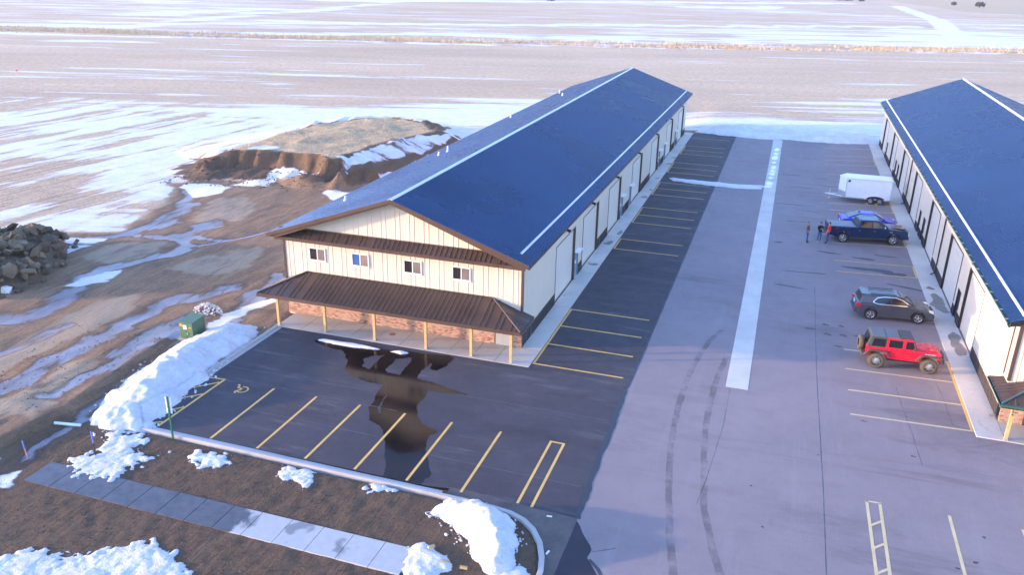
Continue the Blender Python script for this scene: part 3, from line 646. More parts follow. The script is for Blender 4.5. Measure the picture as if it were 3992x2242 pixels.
def blob(cx, cy, rx, ry, rot=0, n=26, rough=.3, seed=0):
    r = random.Random(seed); ph = [r.uniform(0, 6.28) for _ in range(5)]; pts = []
    for i in range(n):
        t = 2*math.pi*i/n; k = 1+rough*sum(math.sin((j+2)*t+ph[j])/(j+1.5) for j in range(5))
        x, y = rx*k*math.cos(t), ry*k*math.sin(t); pts.append((cx+x*math.cos(rot)-y*math.sin(rot), cy+x*math.sin(rot)+y*math.cos(rot)))
    return pts
for i, (x, y, a, b, rot) in enumerate(((20.2, 25.0, 1.0, .16, -.1), (21.9, 26.3, .8, .13, -.1), (17.6, 25.6, .9, .16, -.2), (22.8, 19.2, 1.2, .2, -.3), (18.9, 8.9, .18, .12, 0), (21.6, 8.1, .3, .1, 0), (22.9, 7.7, .5, .1, 0), (16.1, 9.1, .3, .14, .1), (17.7, 6.9, .2, .1, 0),
        (17.04, 10.1, .20, .17, 0), (18.0, 10.2, .18, .15, 0), (17.15, 8.55, .22, .17, 0), (18.07, 8.7, .22, .16, 0), (20.5, 22.4, 1.6, .45, 0), (22.2, 22.0, .8, .35, 0), (15.2, 34, 1.2, .1, .1), (14.6, 40, 1.6, .12, .05), (15.5, 47.5, 1.2, .1, 0), (16.1, 38, 1, .1, 0), (14.2, 53, 1.5, .12, .1), (13.7, 27, .35, .2, 0), (15.9, 20, 1.4, .12, .1), (14.7, 16.5, 1.1, .12, -.2), (22.0, -12.1, .10, .07, 0), (22.6, -10.3, .08, .06, 0), (21.3, -12.7, .08, .06, 0), (13.6, -9.8, .07, .04, 0), (14.2, -12.6, .06, .05, 0), (16.4, -6.2, .05, .05, 0), (20.6, -4.8, .12, .05, 0), (18.6, -2.1, .14, .05, 0))):
    poly_sheet('oil_stain', blob(x, y, a, b, rot, seed=i), .0024+.00004*i, M['stain'], lot_old)
ribbon('crack', [(16.47, 17), (16.43, 6.3), (16.45, 1), (16.51, -3.9), (16.58, -9.1), (16.58, -14.5), (16.62, -18)], .025, .0022, M['crackm'], lot_old, .008, 5)
ribbon('crack', [(20.5, 2.4), (20.6, .2), (20.8, -3), (20.9, -5.5)], .018, .0022, M['crackm'], lot_old, .008, 6)
ribbon('crack', [(22.6, 4.6), (22.75, 2), (22.8, -1)], .018, .0022, M['crackm'], lot_old, .008, 7)
ribbon('crack', [(12.0, -.8), (12.0, -5), (11.7, -10), (11.5, -12)], .016, .0022, M['crackm'], lot_old, .006, 8)
ribbon('crack', [(8.0, 15.9), (9.4, 16.0), (10.6, 15.9)], .03, .0022, M['crackm'], lot_old, .012, 9)
ribbon('crack', [(7.3, -15.2), (7.9, -16.1), (8.1, -16.4), (8.9, -15.9)], .03, .0022, M['crackm'], lot_old, .012, 10)
for a_, b_ in (((-14.6, -7.9), (-5.6, -7.75)), ((-12.6, -9.05), (-3.6, -9.2)), ((-1.6, -6.55), (6.6, -6.5)), ((-10.5, -11.6), (-3.4, -11.7)), ((-.6, -12.3), (6.6, -12.4)), ((-14.4, -5.6), (-8.9, -5.6))): ribbon('paving_joint', [a_, b_], .022, .0085, M['joint'], lot_new, .008, 12)
# muddy tyre tracks
for pts in ([(11.5, -18), (11.2, -16.6), (10.94, -15.3), (10.69, -14.1), (10.46, -12.6), (10.14, -10.5), (9.87, -8.2), (9.72, -6), (9.66, -3.8), (9.66, -1.5), (9.77, .6), (9.98, 2.6), (10.32, 4.9), (10.91, 6.9)],
            [(13.5, -18), (12.84, -16), (12.43, -14.7), (12.15, -13.5), (11.86, -12.3), (11.61, -10.1), (11.39, -8), (11.22, -5.8), (11.15, -3.3), (11.18, -1), (11.27, .9), (11.52, 3.2)]):
    ribbon('tyre_track', pts, .30, .003, M['track'], lot_old, .03, 4)
poly_sheet('wet_stain', [(7.06, -14.75), (7.25, -15.0), (7.5, -15.5), (7.95, -16.1), (8.03, -16.4), (7.98, -16.8), (8.2, -17.1), (8.6, -17.7), (8.9, -19), (7.0, -19), (7.06, -16.5)], .004, M['wetasphalt'], lot_old)
ribbon('wet_stain', [(8.05, -16.9), (8.5, -17.3), (9.2, -18.4)], .12, .0045, M['stain'], lot_old, .05, 2)
# meltwater on the new lot (one sheet with three dry islands)
PUD = [(-11.83,-3.38),(-11.66,-3.09),(-9.89,-2.95),(-7.55,-3.0),(-6.04,-2.85),(-4.86,-2.7),(-3.42,-2.45),(-3.2,-2.75),(-3.26,-3.68),(-3.51,-4.36),(-3.89,-4.31),(-4.13,-3.74),(-4.30,-4.59),(-4.21,-5.70),(-3.23,-5.82),(-1.93,-6.18),(-.95,-6.42),(-2.05,-6.57),(-2.99,-6.75),(-2.86,-7.56),(-2.94,-8.25),(-2.49,-9.36),(-2.06,-9.82),(-.95,-10.33),(-1.21,-10.81),(-.88,-11.90),(-.25,-12.98),(.23,-13.96),(.07,-14.50),(-.52,-14.56),(-1.59,-14.52),(-2.00,-13.53),(-2.45,-12.82),(-2.70,-12.11),(-3.31,-11.19),(-3.62,-10.79),(-4.42,-10.48),(-4.97,-9.43),(-5.35,-7.79),(-5.51,-6.91),(-6.36,-6.86),(-7.22,-6.69),(-8.12,-6.27),(-8.62,-5.02),(-9.10,-4.37),(-9.69,-3.89),(-10.70,-3.84)]
HOLES = [[(-7.96,-4.5),(-7.72,-4),(-7.04,-3.6),(-7.05,-4.7),(-7.01,-5.6),(-7.54,-5.41),(-7.7,-4.94)],[(-6.19,-5.43),(-6.28,-3.87),(-5.44,-3.28),(-5.23,-3.88),(-5.22,-4.94),(-5.12,-5.66),(-5.68,-5.62)],[(-4.97,-7.07),(-4.77,-7.81),(-4.54,-8.84),(-4.19,-9.88),(-4.73,-9.24),(-4.82,-8.39)]]
ax_ = np.arange(-12.2, .6, .055); ay_ = np.arange(-14.7, -2.2, .055); PX, PY = np.meshgrid(ax_, ay_); ps = PX.shape; PX = PX.ravel(); PY = PY.ravel()
pv = sdf(PX, PY, PUD)
for hq in HOLES: pv = np.minimum(pv, -sdf(PX, PY, hq))
pv += .22*(fbm(PX*2.2, PY*2.2, 4, 31)-.5)
pm = grid_mesh('meltwater', PX, PY, np.full(PX.shape, .0082), ps, pv > 0)
tag(link('meltwater', pm, None, M['puddle']), kind='structure')

# concrete: slabs are separate pieces laid side by side
def slab_row(name, x0, x1, y0, y1, step, along, z0, z1, mat, gap=.012, cuts=None):
    root = empty(name, (0, 0, 0)); tag(root, kind='structure')
    if cuts is None:
        a, b = (y0, y1) if along == 'y' else (x0, x1); n = max(1, round((b-a)/step)); cuts = [a+(b-a)*i/n for i in range(n+1)]
    for p, q in zip(cuts[:-1], cuts[1:]):
        mb = MB()
        if along == 'y': mb.box(x0, x1, p+gap, q-gap, z0, z1)
        else: mb.box(p+gap, q-gap, y0, y1, z0, z1)
        mb.build('slab', mat, root, bevel=.008)
    return root
lsw = slab_row('sidewalk', 0.02, 1.16, .05, 74.2, 2.35, 'y', -.15, .035, M['concrete'])
for i_, (x_, y_, a_, b_) in enumerate(((.6, 21.5, .3, .5), (.9, 24.6, .2, .5), (.8, 37.2, .25, .5), (.9, 40.3, .2, .3), (.7, 45.5, .25, .3), (.9, 53.2, .25, .5), (.9, 56.8, .25, .4), (.6, 15.9, .3, .3))): poly_sheet('wet_stain', blob(x_, y_, a_, b_, 0, 30, .4, 330+i_), .0390, M['wetconc'], lsw)
slab_row('porch_slab', -15.08, 1.16, -2.28, 0.04, 1.62, 'x', -.15, .035, M['concrete_front'], cuts=[-15.08, -13.36, -11.68, -10.05, -8.42, -6.8, -5.18, -3.76, -2.3, -.9, 1.16])
slab_row('drain_pan', 11.76, 12.92, -.75, 74.0, 6.2, 'y', -.15, .008, M['pan'], .006)
rsw = slab_row('right_sidewalk', 23.72, 24.98, -1.85, 75.9, 3.05, 'y', -.15, .045, M['concrete'])
for i_, (x_, y_, a_, b_) in enumerate(((24.5, 17.3, .42, 1.1), (24.55, 15.6, .38, .75), (24.2, 16.4, .35, .5), (24.55, 10.6, .33, 1.0), (24.62, 8.9, .30, 1.1), (24.4, 9.6, .2, .6), (24.3, 19.6, .25, .3))): poly_sheet('wet_stain', blob(x_, y_, a_, b_, 0, 40, .22, 300+i_), .0495+.0004*i_, M['wetconc'], rsw)
slab_row('right_porch_slab', 25.0, 33, -1.85, .2, 1.6, 'x', -.15, .045, M['concrete_front'])
slab_row('front_sidewalk', -15.8, 1.05, -20.12, -18.62, 1.36, 'x', -.1, .10, M['walk'], cuts=[-15.8, -14.42, -13.06, -11.70, -10.35, -9.0, -7.66, -6.32, -5.0, -3.61, -2.2, -.88, .48, 1.75])
poly_sheet('gutter_apron', [(4.3, -14.42), (5.3, -14.55), (7.04, -14.55), (7.06, -19), (6.55, -19), (6.6, -18.3), (6.4, -17.4), (6.0, -16.5), (5.4, -15.75), (4.5, -15.25), (1.4, -14.95), (1.4, -14.35), (2.2, -14.30)], .009, M['apron'], kind='structure')

def sweep(name, path, prof, mat, **tg):
    """prof: (offset to the left of travel, z)"""
    v = []; f = []; n = len(path); m = len(prof)
    for i, p in enumerate(path):
        a = path[max(0, i-1)]; b = path[min(n-1, i+1)]; dx, dy = b[0]-a[0], b[1]-a[1]; L = math.hypot(dx, dy)
        nx, ny = -dy/L, dx/L
        v += [(p[0]+nx*o, p[1]+ny*o, z) for o, z in prof]
    for i in range(n-1):
        for k in range(m-1): f.append((i*m+k, i*m+k+1, (i+1)*m+k+1, (i+1)*m+k))
    mb = MB(); mb.add(v, f); return mb.build(name, mat, None, **tg)
arc = [(-14.02+.95*math.cos(t), -13.98+.95*math.sin(t)) for t in np.radians(np.linspace(180, 270, 8))]
kpath = [(-14.97, -2.35), (-14.97, -6), (-14.97, -10)] + arc + [(-9, -14.95), (-3, -15.03), (1.2, -15.05)]
KP = [(.36, .012), (.10, .016), (.08, .10), (.05, .12), (-.07, .12), (-.09, .10), (-.10, -.1)]
sweep('kerb', kpath, KP, M['kerb'], kind='structure')
cpath = [(1.2, -15.05), (2.4, -15.06), (3.6, -15.12), (4.4, -15.22), (5.05, -15.48), (5.6, -15.93), (6.1, -16.65), (6.42, -17.45), (6.6, -18.2), (6.66, -19.5)]
sweep('kerb', cpath, [(.03, .0), (.05, .02), (.07, .12), (.04, .14), (-.13, .14), (-.15, .1), (-.16, -.1)], M['kerb'], kind='structure')

# ------------------------------------------------------------------ snow heaps
def mound(name, poly, H, label, res=.12, wedge=.9, mat='snow', seed=1, base=None, rough=.35, ridge=1.0, edge=.35, group=None, noise_k=1.4):
    xs = [p[0] for p in poly]; ys = [p[1] for p in poly]
    a = np.arange(min(xs)-.5, max(xs)+.5, res); b = np.arange(min(ys)-.5, max(ys)+.5, res)
    mx, my = np.meshgrid(a, b); sh = mx.shape; mx = mx.ravel(); my = my.ravel()
    d = sdf(mx, my, poly) + edge*2*(fbm(mx*noise_k*1.3, my*noise_k*1.3, 4, seed)-.5)
    t = np.clip(d/wedge, 0, 1); hz = H*np.power(t, ridge)*(2-np.power(t, ridge)) * (1+rough*2*(fbm(mx*noise_k, my*noise_k, 5, seed+50)-.5)) + .16*min(H, .4)*t*(fbm(mx*3.5, my*3.5, 4, seed+9)-.5)
    gz = ground_z(mx, my) if base is None else np.full(mx.shape, base)
    gz = np.where(sdf(mx, my, LOT) > 0, .01, gz)
    z = np.where(d > 0, gz+np.maximum(hz, .006)+.015, gz-.06)
    me = grid_mesh(name, mx, my, z, sh, d > 0)
    return tag(link(name, me, None, M[mat]), label=label, cat='snow', group=group)
mound('snow_bank', [(-16.1,-2.8),(-17.4,-3.2),(-18.3,-4.2),(-18.6,-5.8),(-18.9,-7.5),(-18.7,-9.5),(-18.3,-11.9),(-17.9,-13.8),(-17.0,-15.4),(-15.6,-15.8),(-14.4,-15.4),(-13.9,-14.9),(-14.1,-14.2),(-14.1,-13.2),(-14.4,-12),(-14.6,-10.6),(-14.6,-9.3),(-15.2,-8.5),(-15.25,-6.5),(-15.15,-5.4),(-15.4,-3.6)], 0.85, 'long ploughed snow bank along the kerb between muddy yard and dark lot', res=.09, wedge=2.3, seed=3, rough=.42, edge=.45, noise_k=.95)
mound('snow_spill', [(-15.42,-15.8),(-14.7,-17.3),(-15.2,-18.4),(-14.6,-19.0),(-12.9,-19.1),(-12.1,-18.7),(-12.4,-17.9),(-11.5,-16.5),(-13.0,-16.9),(-13.1,-15.9),(-13.9,-15.3)], .055, 'thin broken snow spilling from the snow bank onto the front sidewalk', res=.06, wedge=.4, seed=8, edge=.75, noise_k=2.8)
for i, (poly, lab, H) in enumerate((([(-10.47,-16.35),(-10.39,-15.62),(-8.75,-15.47),(-8.48,-16.05),(-8.86,-16.73),(-9.65,-16.72)], 'oval white snow patch on the dirt verge nearest the green signpost', .07),
        ([(-6.04,-16.39),(-5.90,-15.28),(-4.55,-15.12),(-4.36,-16.41),(-5.24,-16.18),(-5.45,-16.61)], 'middle snow patch of three on the dirt verge behind the kerb', .055),
        ([(-1.97,-15.85),(-1.77,-15.24),(-.54,-15.26),(-.82,-15.73)], 'smallest snow patch on the dirt verge, nearest the curved kerb end', .07),
        ([(-14.5,-26),(-12.60,-24.1),(-11.59,-23.3),(-9.9,-23.4),(-8.93,-22.2),(-7.86,-21.5),(-6.6,-21.8),(-5.48,-22.6),(-5,-24),(-6,-26)], 'large lumpy snow field at the lower left corner below the front sidewalk', .06))):
    mound('snow_patch', poly, H, lab, res=.05, wedge=.5, seed=20+i, edge=.50, noise_k=2.3, rough=.45)
mound('snow_heap', [(1.5,-16.2),(1.7,-15.35),(3.2,-15.2),(4.4,-15.6),(5.0,-16.2),(5.3,-17),(5.6,-18.6),(4.8,-19.3),(4.2,-18.4),(3.4,-17.6),(2.4,-16.7)], .7, 'dirty snow heap inside the curved kerb near the driveway', res=.06, wedge=1.1, mat='snowdirty', seed=40, rough=.5, noise_k=.8)
mound('snow_patch', [(1.37,-18.56),(1.82,-18.08),(3.29,-18.83),(3.5,-19.3),(2.6,-20.3),(1.5,-20)], .12, 'rounded snow patch beyond the rounded end of the front sidewalk', res=.06, wedge=.5, seed=41, noise_k=1.8)
mound('snow_patch', [(4.9,-18.9),(5.5,-18.2),(6.2,-17.9),(6.3,-19.5),(5,-19.5)], .12, 'thin snow patch against the inside of the curved kerb', res=.07, wedge=.4, seed=42)
mound('snow_strip', [(-11.67,-3.22),(-11.19,-2.99),(-9.28,-2.9),(-7.44,-3.06),(-7.79,-3.2),(-9.29,-3.4),(-10.94,-3.36)], .09, 'long thin strip of melting snow in the puddle before the porch', res=.05, wedge=.12, seed=43, edge=.06, base=.012)
mound('snow_strip', [(-6.92,-3.14),(-6.42,-2.86),(-5.85,-2.97),(-6.19,-3.24)], .08, 'short strip of melting snow in the puddle before the porch', res=.05, wedge=.12, seed=44, edge=.06, base=.012)
mound('snow_strip', [(1.9,46.3),(5.4,46.2),(8.5,46.0),(11.7,46.6),(11.7,44.9),(9.1,44.4),(5.6,44.6),(2.4,45.1)], .13, 'narrow snow ridge lying across the driving lane between the buildings', res=.14, wedge=.5, seed=45, edge=.3, base=.008, noise_k=1.0)
mound('snow_berm', [(1.3,75.6),(4,79),(9,81.5),(14,82),(20,81),(24.6,78.5),(25.3,75.8),(20,74.6),(14,74.4),(9,73.6),(6.5,74.2)], 0.55, 'ploughed snow berm closing the far end between the two buildings', res=.22, wedge=2.2, mat='snow', seed=46, rough=.6, edge=.7, noise_k=.6)
# broken chunks along the margins of the heaps
def chunks(name, poly, n_, s0, s1, seed, label, mat='snow'):
    r = random.Random(seed); mb = MB(); per = list(zip(poly, poly[1:]+poly[:1])); L_ = [math.dist(a, b) for a, b in per]
    for _ in range(n_):
        (a, b) = r.choices(per, L_)[0]; t = r.random(); x = a[0]+(b[0]-a[0])*t+r.gauss(0, .22); y = a[1]+(b[1]-a[1])*t+r.gauss(0, .22); s_ = r.uniform(s0, s1)*r.uniform(.5, 1)
        z = .01 if sdf(np.array([x]), np.array([y]), LOT)[0] > 0 else ground_z(x, y)[0]; an = r.uniform(0, 6.28); ca, sa = math.cos(an), math.sin(an); v = []
        for dx, dy, dz in ((-1, -.8, -.2), (1, -.7, -.2), (.9, .8, -.2), (-.9, .7, -.2), (-.6, -.5, .8), (.7, -.4, .6), (.5, .6, .9), (-.6, .4, .6)):
            dx *= r.uniform(.7, 1.2); dy *= r.uniform(.6, 1.1); v.append((x+s_*(dx*ca-dy*sa), y+s_*(dx*sa+dy*ca), z+s_*(dz+.2)*r.uniform(.6, 1)))
        mb.add(v, [(0, 3, 2, 1), (4, 5, 6, 7), (0, 1, 5, 4), (1, 2, 6, 5), (2, 3, 7, 6), (3, 0, 4, 7)])
    return mb.build(name, M[mat], None, label=label, cat='snow', kind='stuff')
chunks('snow_chunks', [(-16.1, -2.8), (-18.4, -5), (-18.8, -9), (-18, -13.5), (-15.6, -15.9), (-14, -14.9), (-14.3, -12), (-14.6, -9.3), (-15.2, -7)], 260, .03, .11, 71, 'broken snow crumbs around the long snow bank')
chunks('snow_chunks', [(1.5, -16.2), (3.2, -15.2), (5.2, -16.4), (5.5, -18.5), (3.4, -17.6)], 160, .025, .09, 72, 'broken snow crumbs around the heap inside the curved kerb', 'snowdirty')
# ice spots frozen on the drain pan
for i, (x, y, a, b) in enumerate(((12.41, 67, .32, 1.0), (12.37, 64.2, .28, .8), (12.33, 61.8, .33, 1.3), (12.3, 58.9, .25, .6), (12.35, 56.1, .33, .9), (12.33, 54.2, .3, .7), (12.3, 52.6, .33, .8), (12.25, 50.7, .28, .6), (12.2, 47.9, .42, 1.0), (12.1, 46.4, .4, .5))):
    poly_sheet('ice_spot', blob(x, y, a, b, 0, 20, .15, 70+i), .013, M['ice'], None, kind='structure')
# ------------------------------------------------------------------ buildings
def sheet(O, U, V, N, u0, u1, v0f, v1f, pitch=.305, rib=.014, phase=0.0):
    """ribbed metal sheet: base plane O+u*U+v*V, ribs along V rise along N; v0f/v1f give the ends for each u"""
    O, U, V, N = map(Vector, (O, U, V, N)); pr = [(u0, 0)]
    k = math.ceil((u0-phase+.06)/pitch)
    while phase+k*pitch < u1-.04:
        c = phase+k*pitch; pr += [(c-.045, 0), (c-.02, rib), (c+.02, rib), (c+.045, 0)]; k += 1
    pr = [p for p in pr if u0-1e-6 <= p[0] <= u1+1e-6] + [(u1, 0)]
    mb = MB(); v = []; 
    for u, h in pr: v += [O+U*u+V*v0f(u)+N*h, O+U*u+V*v1f(u)+N*h]
    mb.add(v, [(2*i, 2*i+1, 2*i+3, 2*i+2) for i in range(len(pr)-1)])
    return mb
def sheets(parent, name, mat, O, U, V, N, u0, u1, v0f, v1f, width=.915, **k):
    n = max(1, round((u1-u0)/width)); w = (u1-u0)/n
    for i in range(n):
        a, b = u0+i*w, u0+(i+1)*w
        sheet(O, U, V, N, a+.002, b-.002, v0f, v1f, **k).build(name, mat, parent)
def const(c): return lambda u: c
def roof_run(parent, name, mat, x_ridge, z_ridge, x_eave, z_eave, y0, y1, width=.915):
    """alike roof sheets share one mesh"""
    d = Vector((x_eave-x_ridge, 0, z_eave-z_ridge)); L = d.length; V = d.normalized(); N = Vector((-V.z, 0, V.x)) if V.x > 0 else Vector((V.z, 0, -V.x))
    n = round((y1-y0)/width); w = (y1-y0)/n
    me = sheet((0, 0, 0), (0, 1, 0), V, N, .002, w-.002, const(0), const(L), pitch=w/4, rib=.042, phase=w/8).mesh(name, mat)
    for i in range(n):
        o = link(name, me, parent); o.location = (x_ridge, y0+i*w, z_ridge)

def window(parent, x0, x1, z0, z1, y, left, right):
    f = .055
    fr = MB(); fr.box(x0, x1, y-.05, y+.02, z0, z0+f).box(x0, x1, y-.05, y+.02, z1-f, z1).box(x0, x0+f, y-.05, y+.02, z0+f, z1-f).box(x1-f, x1, y-.05, y+.02, z0+f, z1-f)
    xm = (x0+x1)/2; fr.box(xm-.03, xm+.03, y-.045, y+.02, z0+f, z1-f)
    w = fr.build('window', M['vinyl'], parent)
    MB().box(x0+f, xm-.03, y-.02, y+.01, z0+f, z1-f).build('pane', left, w); MB().box(xm+.03, x1-f, y-.028, y+.01, z0+f, z1-f).build('pane', right, w)
    s = MB(); s.box(x0-.03, x1+.03, y-.07, y, z0-.04, z0); s.build('sill', M['vinyl'], w)
def pane(name, c, r=.12): return simple(name, c, r, 0, .25, 1.2, spec=.6)
M['pane_dark'] = pane('dark_pane', (.03, .024, .024)); M['pane_blind'] = pane('screened_pane', (.17, .135, .115), .5); M['pane_blue'] = pane('sky_pane', (.05, .12, .30)); M['pane_grey'] = pane('grey_screened_pane', (.20, .16, .14), .5)

def bricks(parent, x0, x1, z0, z1, y, seed=1, ext=.06):
    """running bond veneer with recessed joints, joined: single bricks are too small to pick apart"""
    r = random.Random(seed); MB().box(x0, x1, y-ext+.012, y, z0, z1).build('mortar_bed', M['mortar'], parent)
    mb = MB(); cols = []; bl, bh, j = .195, .062, .010; row = 0; z = z0+j
    while z+bh <= z1+.001:
        x = x0+(-bl/2 if row % 2 else 0)
        while x < x1:
            a, b = max(x, x0), min(x+bl, x1)
            if b-a > .03:
                pr = r.uniform(0, .005); mb.box(a+j/2, b-j/2, y-ext-pr, y-.005, z, z+bh)
                q = r.random(); c = (.46, .27, .19) if q < .45 else (.55, .36, .26) if q < .75 else (.34, .17, .12) if q < .92 else (.20, .11, .09)
                cols += [tuple(k*r.uniform(.85, 1.15) for k in c)]*8
            x += bl+j*0
        z += bh+j; row += 1
    o = mb.build('brick_veneer', M['brick'], parent, kind='stuff'); me = o.data
    a = me.color_attributes.new('tone', 'FLOAT_COLOR', 'POINT'); a.data.foreach_set('color', np.array([(*c, 1) for c in cols], np.float32).ravel())
    # soldier course on top
    mb = MB(); cols = []; x = x0
    while x < x1-.02:
        b = min(x+.085, x1); mb.box(x+.004, b-.004, y-ext-.012, y-.005, z1+.006, z1+.115); c = r.choice(((.42, .24, .17), (.36, .19, .14), (.5, .31, .22))); cols += [c]*8; x += .085
    o = mb.build('brick_cap_course', M['brick'], parent, kind='stuff'); a = o.data.color_attributes.new('tone', 'FLOAT_COLOR', 'POINT')
    a.data.foreach_set('color', np.array([(*c, 1) for c in cols], np.float32).ravel())

def side_wall(parent, xw, sgn, y0, y1, ztop, doors, mandoors, roofmat, dooropen=3.98, wz=.82, man=('doorblue', True), jamb='dark', name='siding_sheet'):
    """long wall on the plane x=xw facing sgn; doors/mandoors = openings along y"""
    U = (0, 1, 0); V = (0, 0, 1); N = (sgn, 0, 0); X0 = xw+sgn*.004
    ops = sorted([(a, b, 'o') for a, b in doors]+[(a, b, 'm') for a, b in mandoors]); cur = y0
    for a, b, k in ops+[(y1, None, None)]:
        if a-cur > .05:
            sheets(parent, 'siding_sheet', M['cream'], (X0, 0, 0), U, V, N, cur, a, const(wz), const(ztop))
            sheets(parent, 'wainscot_sheet', M['dark'], (X0+sgn*.008, 0, 0), U, V, N, cur, a, const(.03), const(wz), rib=.032)
            MB().box(min(xw, xw+sgn*.05), max(xw, xw+sgn*.05), cur, a, wz-.03, wz+.02).build('wainscot_cap', M['cream'] if sgn < 0 else M['dark'], parent)
        if k is None: break
        h = dooropen if k == 'o' else 2.03
        sheets(parent, 'siding_sheet', M['cream'], (X0, 0, 0), U, V, N, a, b, const(h), const(ztop))
        rec = .125 if k == 'o' else .05; xi = xw-sgn*rec; t = .05
        if k == 'o':
            d = MB(); nsec = 6
            for s in range(nsec):
                z0_ = .03+(h-.06)*s/nsec; z1_ = .03+(h-.06)*(s+1)/nsec; d.box(min(xi, xi-sgn*.05), max(xi, xi-sgn*.05), a+.02, b-.02, z0_+.006, z1_-.006)
            MB().box(min(xi-sgn*.02, xi-sgn*.04), max(xi-sgn*.02, xi-sgn*.04), a, b, 0, h).build('door_backing', M['cream_door'], parent)
            d.build('overhead_door', M['cream_door'], parent)
            f = MB()
            xa, xb = sorted((xi-sgn*.06, xw+sgn*.03))
            f.box(xa, xb, a-.0, a+.02, 0, h).box(xa, xb, b-.02, b, 0, h).box(xa, xb, a, b, h-.02, h)
            xo = sorted((xw+sgn*.012, xw+sgn*.040)); f.box(xo[0], xo[1], b, b+.07, 0, h+.05).box(xo[0], xo[1], a-.05, a, 0, h+.05).box(xo[0], xo[1], a-.05, b+.07, h, h+.05)
            f.build('door_jamb', M['blackish'] if sgn < 0 else M['brown'], parent)
            xs_ = sorted((xw, xw+sgn*.16)); MB().box(xs_[0], xs_[1], a+.02, b-.02, 0, .05).build('door_apron', M['concrete'], parent)
        else:
            dm, cap = man; xs_ = sorted((xi, xi-sgn*.04)); d = MB().box(xs_[0], xs_[1], a+.05, b-.05, .06, h-.05).build('man_door', M[dm], parent)
            xh = sorted((xi, xi+sgn*.06)); MB().box(xh[0], xh[1], a+.10, a+.16, .98, 1.04).build('door_handle', M['galv'], d)
            f = MB(); xa, xb = sorted((xi-sgn*.05, xw+sgn*.035)); f.box(xa, xb, a, a+.05, 0, h).box(xa, xb, b-.05, b, 0, h).box(xa, xb, a, b, h-.05, h)
            f.build('door_frame', M[dm] if cap else M['blackish'], parent)
            xs_ = sorted((xw-sgn*.1, xw+sgn*.12)); MB().box(xs_[0], xs_[1], a, b, 0, .06).build('door_sill', M['concrete'], parent)
            if cap:
                xs_ = sorted((xw+sgn*.01, xw+sgn*.36)); MB().box(xs_[0], xs_[1], a-.12, b+.18, h+.0, h+.07).build('door_canopy', M['white'], parent)
        cur = b
    return
def wall_lamp(parent, x, y, z, sgn):
    m = MB(); a, b = sorted((x, x+sgn*.10)); m.box(a, b, y-.06, y+.06, z-.07, z+.07)
    for s in (-1, 1): m.tube((x+sgn*.08, y+s*.05, z+.02), (x+sgn*.22, y+s*.14, z-.06), .055, .075, 10)
    m.build('wall_lamp', M['blackish'], parent)

# ---- left building -------------------------------------------------
A = empty('warehouse_building', (-7.785, 36.5, 0)); tag(A, 'cream metal warehouse with dark gable roof, brick porch and four front windows', 'building')
def P(o): return o
Ainv = Matrix.Translation((-7.785, 36.5, 0)).inverted()
class Keep:
    """parent children with world coordinates kept"""
    pass
AX0, AX1, AL = -15.57, 0.0, 73.0; RX, RZ, EZ = -7.785, 8.36, 5.42; EXR, EXL = .58, -16.15; RY0, RY1 = -.85, 73.6
slope = (RZ-EZ)/(EXR-RX)
under = lambda x: RZ-.20-slope*abs(x-RX)
core = MB().prism([(AX0+.02, -.1), (AX1-.16, -.1), (AX1-.16, 5.2), (RX, RZ-.25), (AX0+.02, 5.2)], 'y', .02, AL).build('wall', M['cream'], A)
sheets(A, 'siding_sheet', M['cream'], (0, -.003, 0), (1, 0, 0), (0, 0, 1), (0, -1, 0), AX0, AX1, const(.74), lambda u: under(u)+.06, rib=.020)
side_wall(A, 0, 1, 0, AL, 5.25, [(7.1, 12.1), (14.5, 19.45), (23.4, 28.35), (33.85, 38.9), (44.5, 49.5), (55.3, 60.2), (65.4, 70.5)], [(12.32, 13.22), (28.85, 29.75), (32.95, 33.75), (50.2, 51.1), (54.3, 55.1), (63.0, 63.9)], 'roofA')
for y in (9.6, 17.0, 26.0, 36.5, 47.0, 57.5, 67.9): wall_lamp(A, .03, y, 4.47, 1)
for y in (11.75+.5, 28.5, 49.9): MB().box(.04, .12, y-.06, y+.06, 1.25, 1.48).build('meter_box', M['white'], A)
for x, y in ((AX0, -.012), (AX1, -.012)):       # corner trims
    s = 1 if x == AX1 else -1
    MB().box(x-.09 if s > 0 else x-.045, x+.045 if s > 0 else x+.09, -.05, .09, .05, 5.25).build('corner_trim', M['brown'], A)
MB().prism([(EXL+.02, EZ-.04), (RX, RZ-.045), (EXR-.02, EZ-.04), (EXR-.02, EZ-.17), (AX1, 5.22), (RX, RZ-.25), (AX0, 5.22), (EXL+.02, EZ-.17)], 'y', RY0+.03, RY1-.03).build('roof_deck', M['brown'], A)
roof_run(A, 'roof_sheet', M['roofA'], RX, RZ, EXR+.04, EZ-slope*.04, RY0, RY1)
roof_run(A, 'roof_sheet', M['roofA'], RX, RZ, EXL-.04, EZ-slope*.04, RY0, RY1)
for nm, a, b in (('rake_fascia', (RX, RZ), (EXR+.03, EZ)), ('rake_fascia', (EXL-.03, EZ), (RX, RZ))):
    for yy in (RY0-.035, RY1): MB().prism([(a[0], a[1]+.035), (b[0], b[1]+.035), (b[0], b[1]-.20), (a[0], a[1]-.20)], 'y', yy, yy+.035).build(nm, M['brown'], A)
for x in (EXR, EXL-.03): MB().box(x, x+.03, RY0, RY1, EZ-.21, EZ-.02).build('eave_fascia', M['brown'], A)
MB().prism([(RX-.15, RZ+.045-.15*slope), (RX, RZ+.075), (RX+.15, RZ+.045-.15*slope), (RX+.15, RZ+.025-.15*slope), (RX, RZ+.05), (RX-.15, RZ+.025-.15*slope)], 'y', RY0-.02, RY1).build('ridge_cap', M['ridgecap'], A)
gx_ = -.22; gz_ = RZ-slope*abs(gx_-RX)
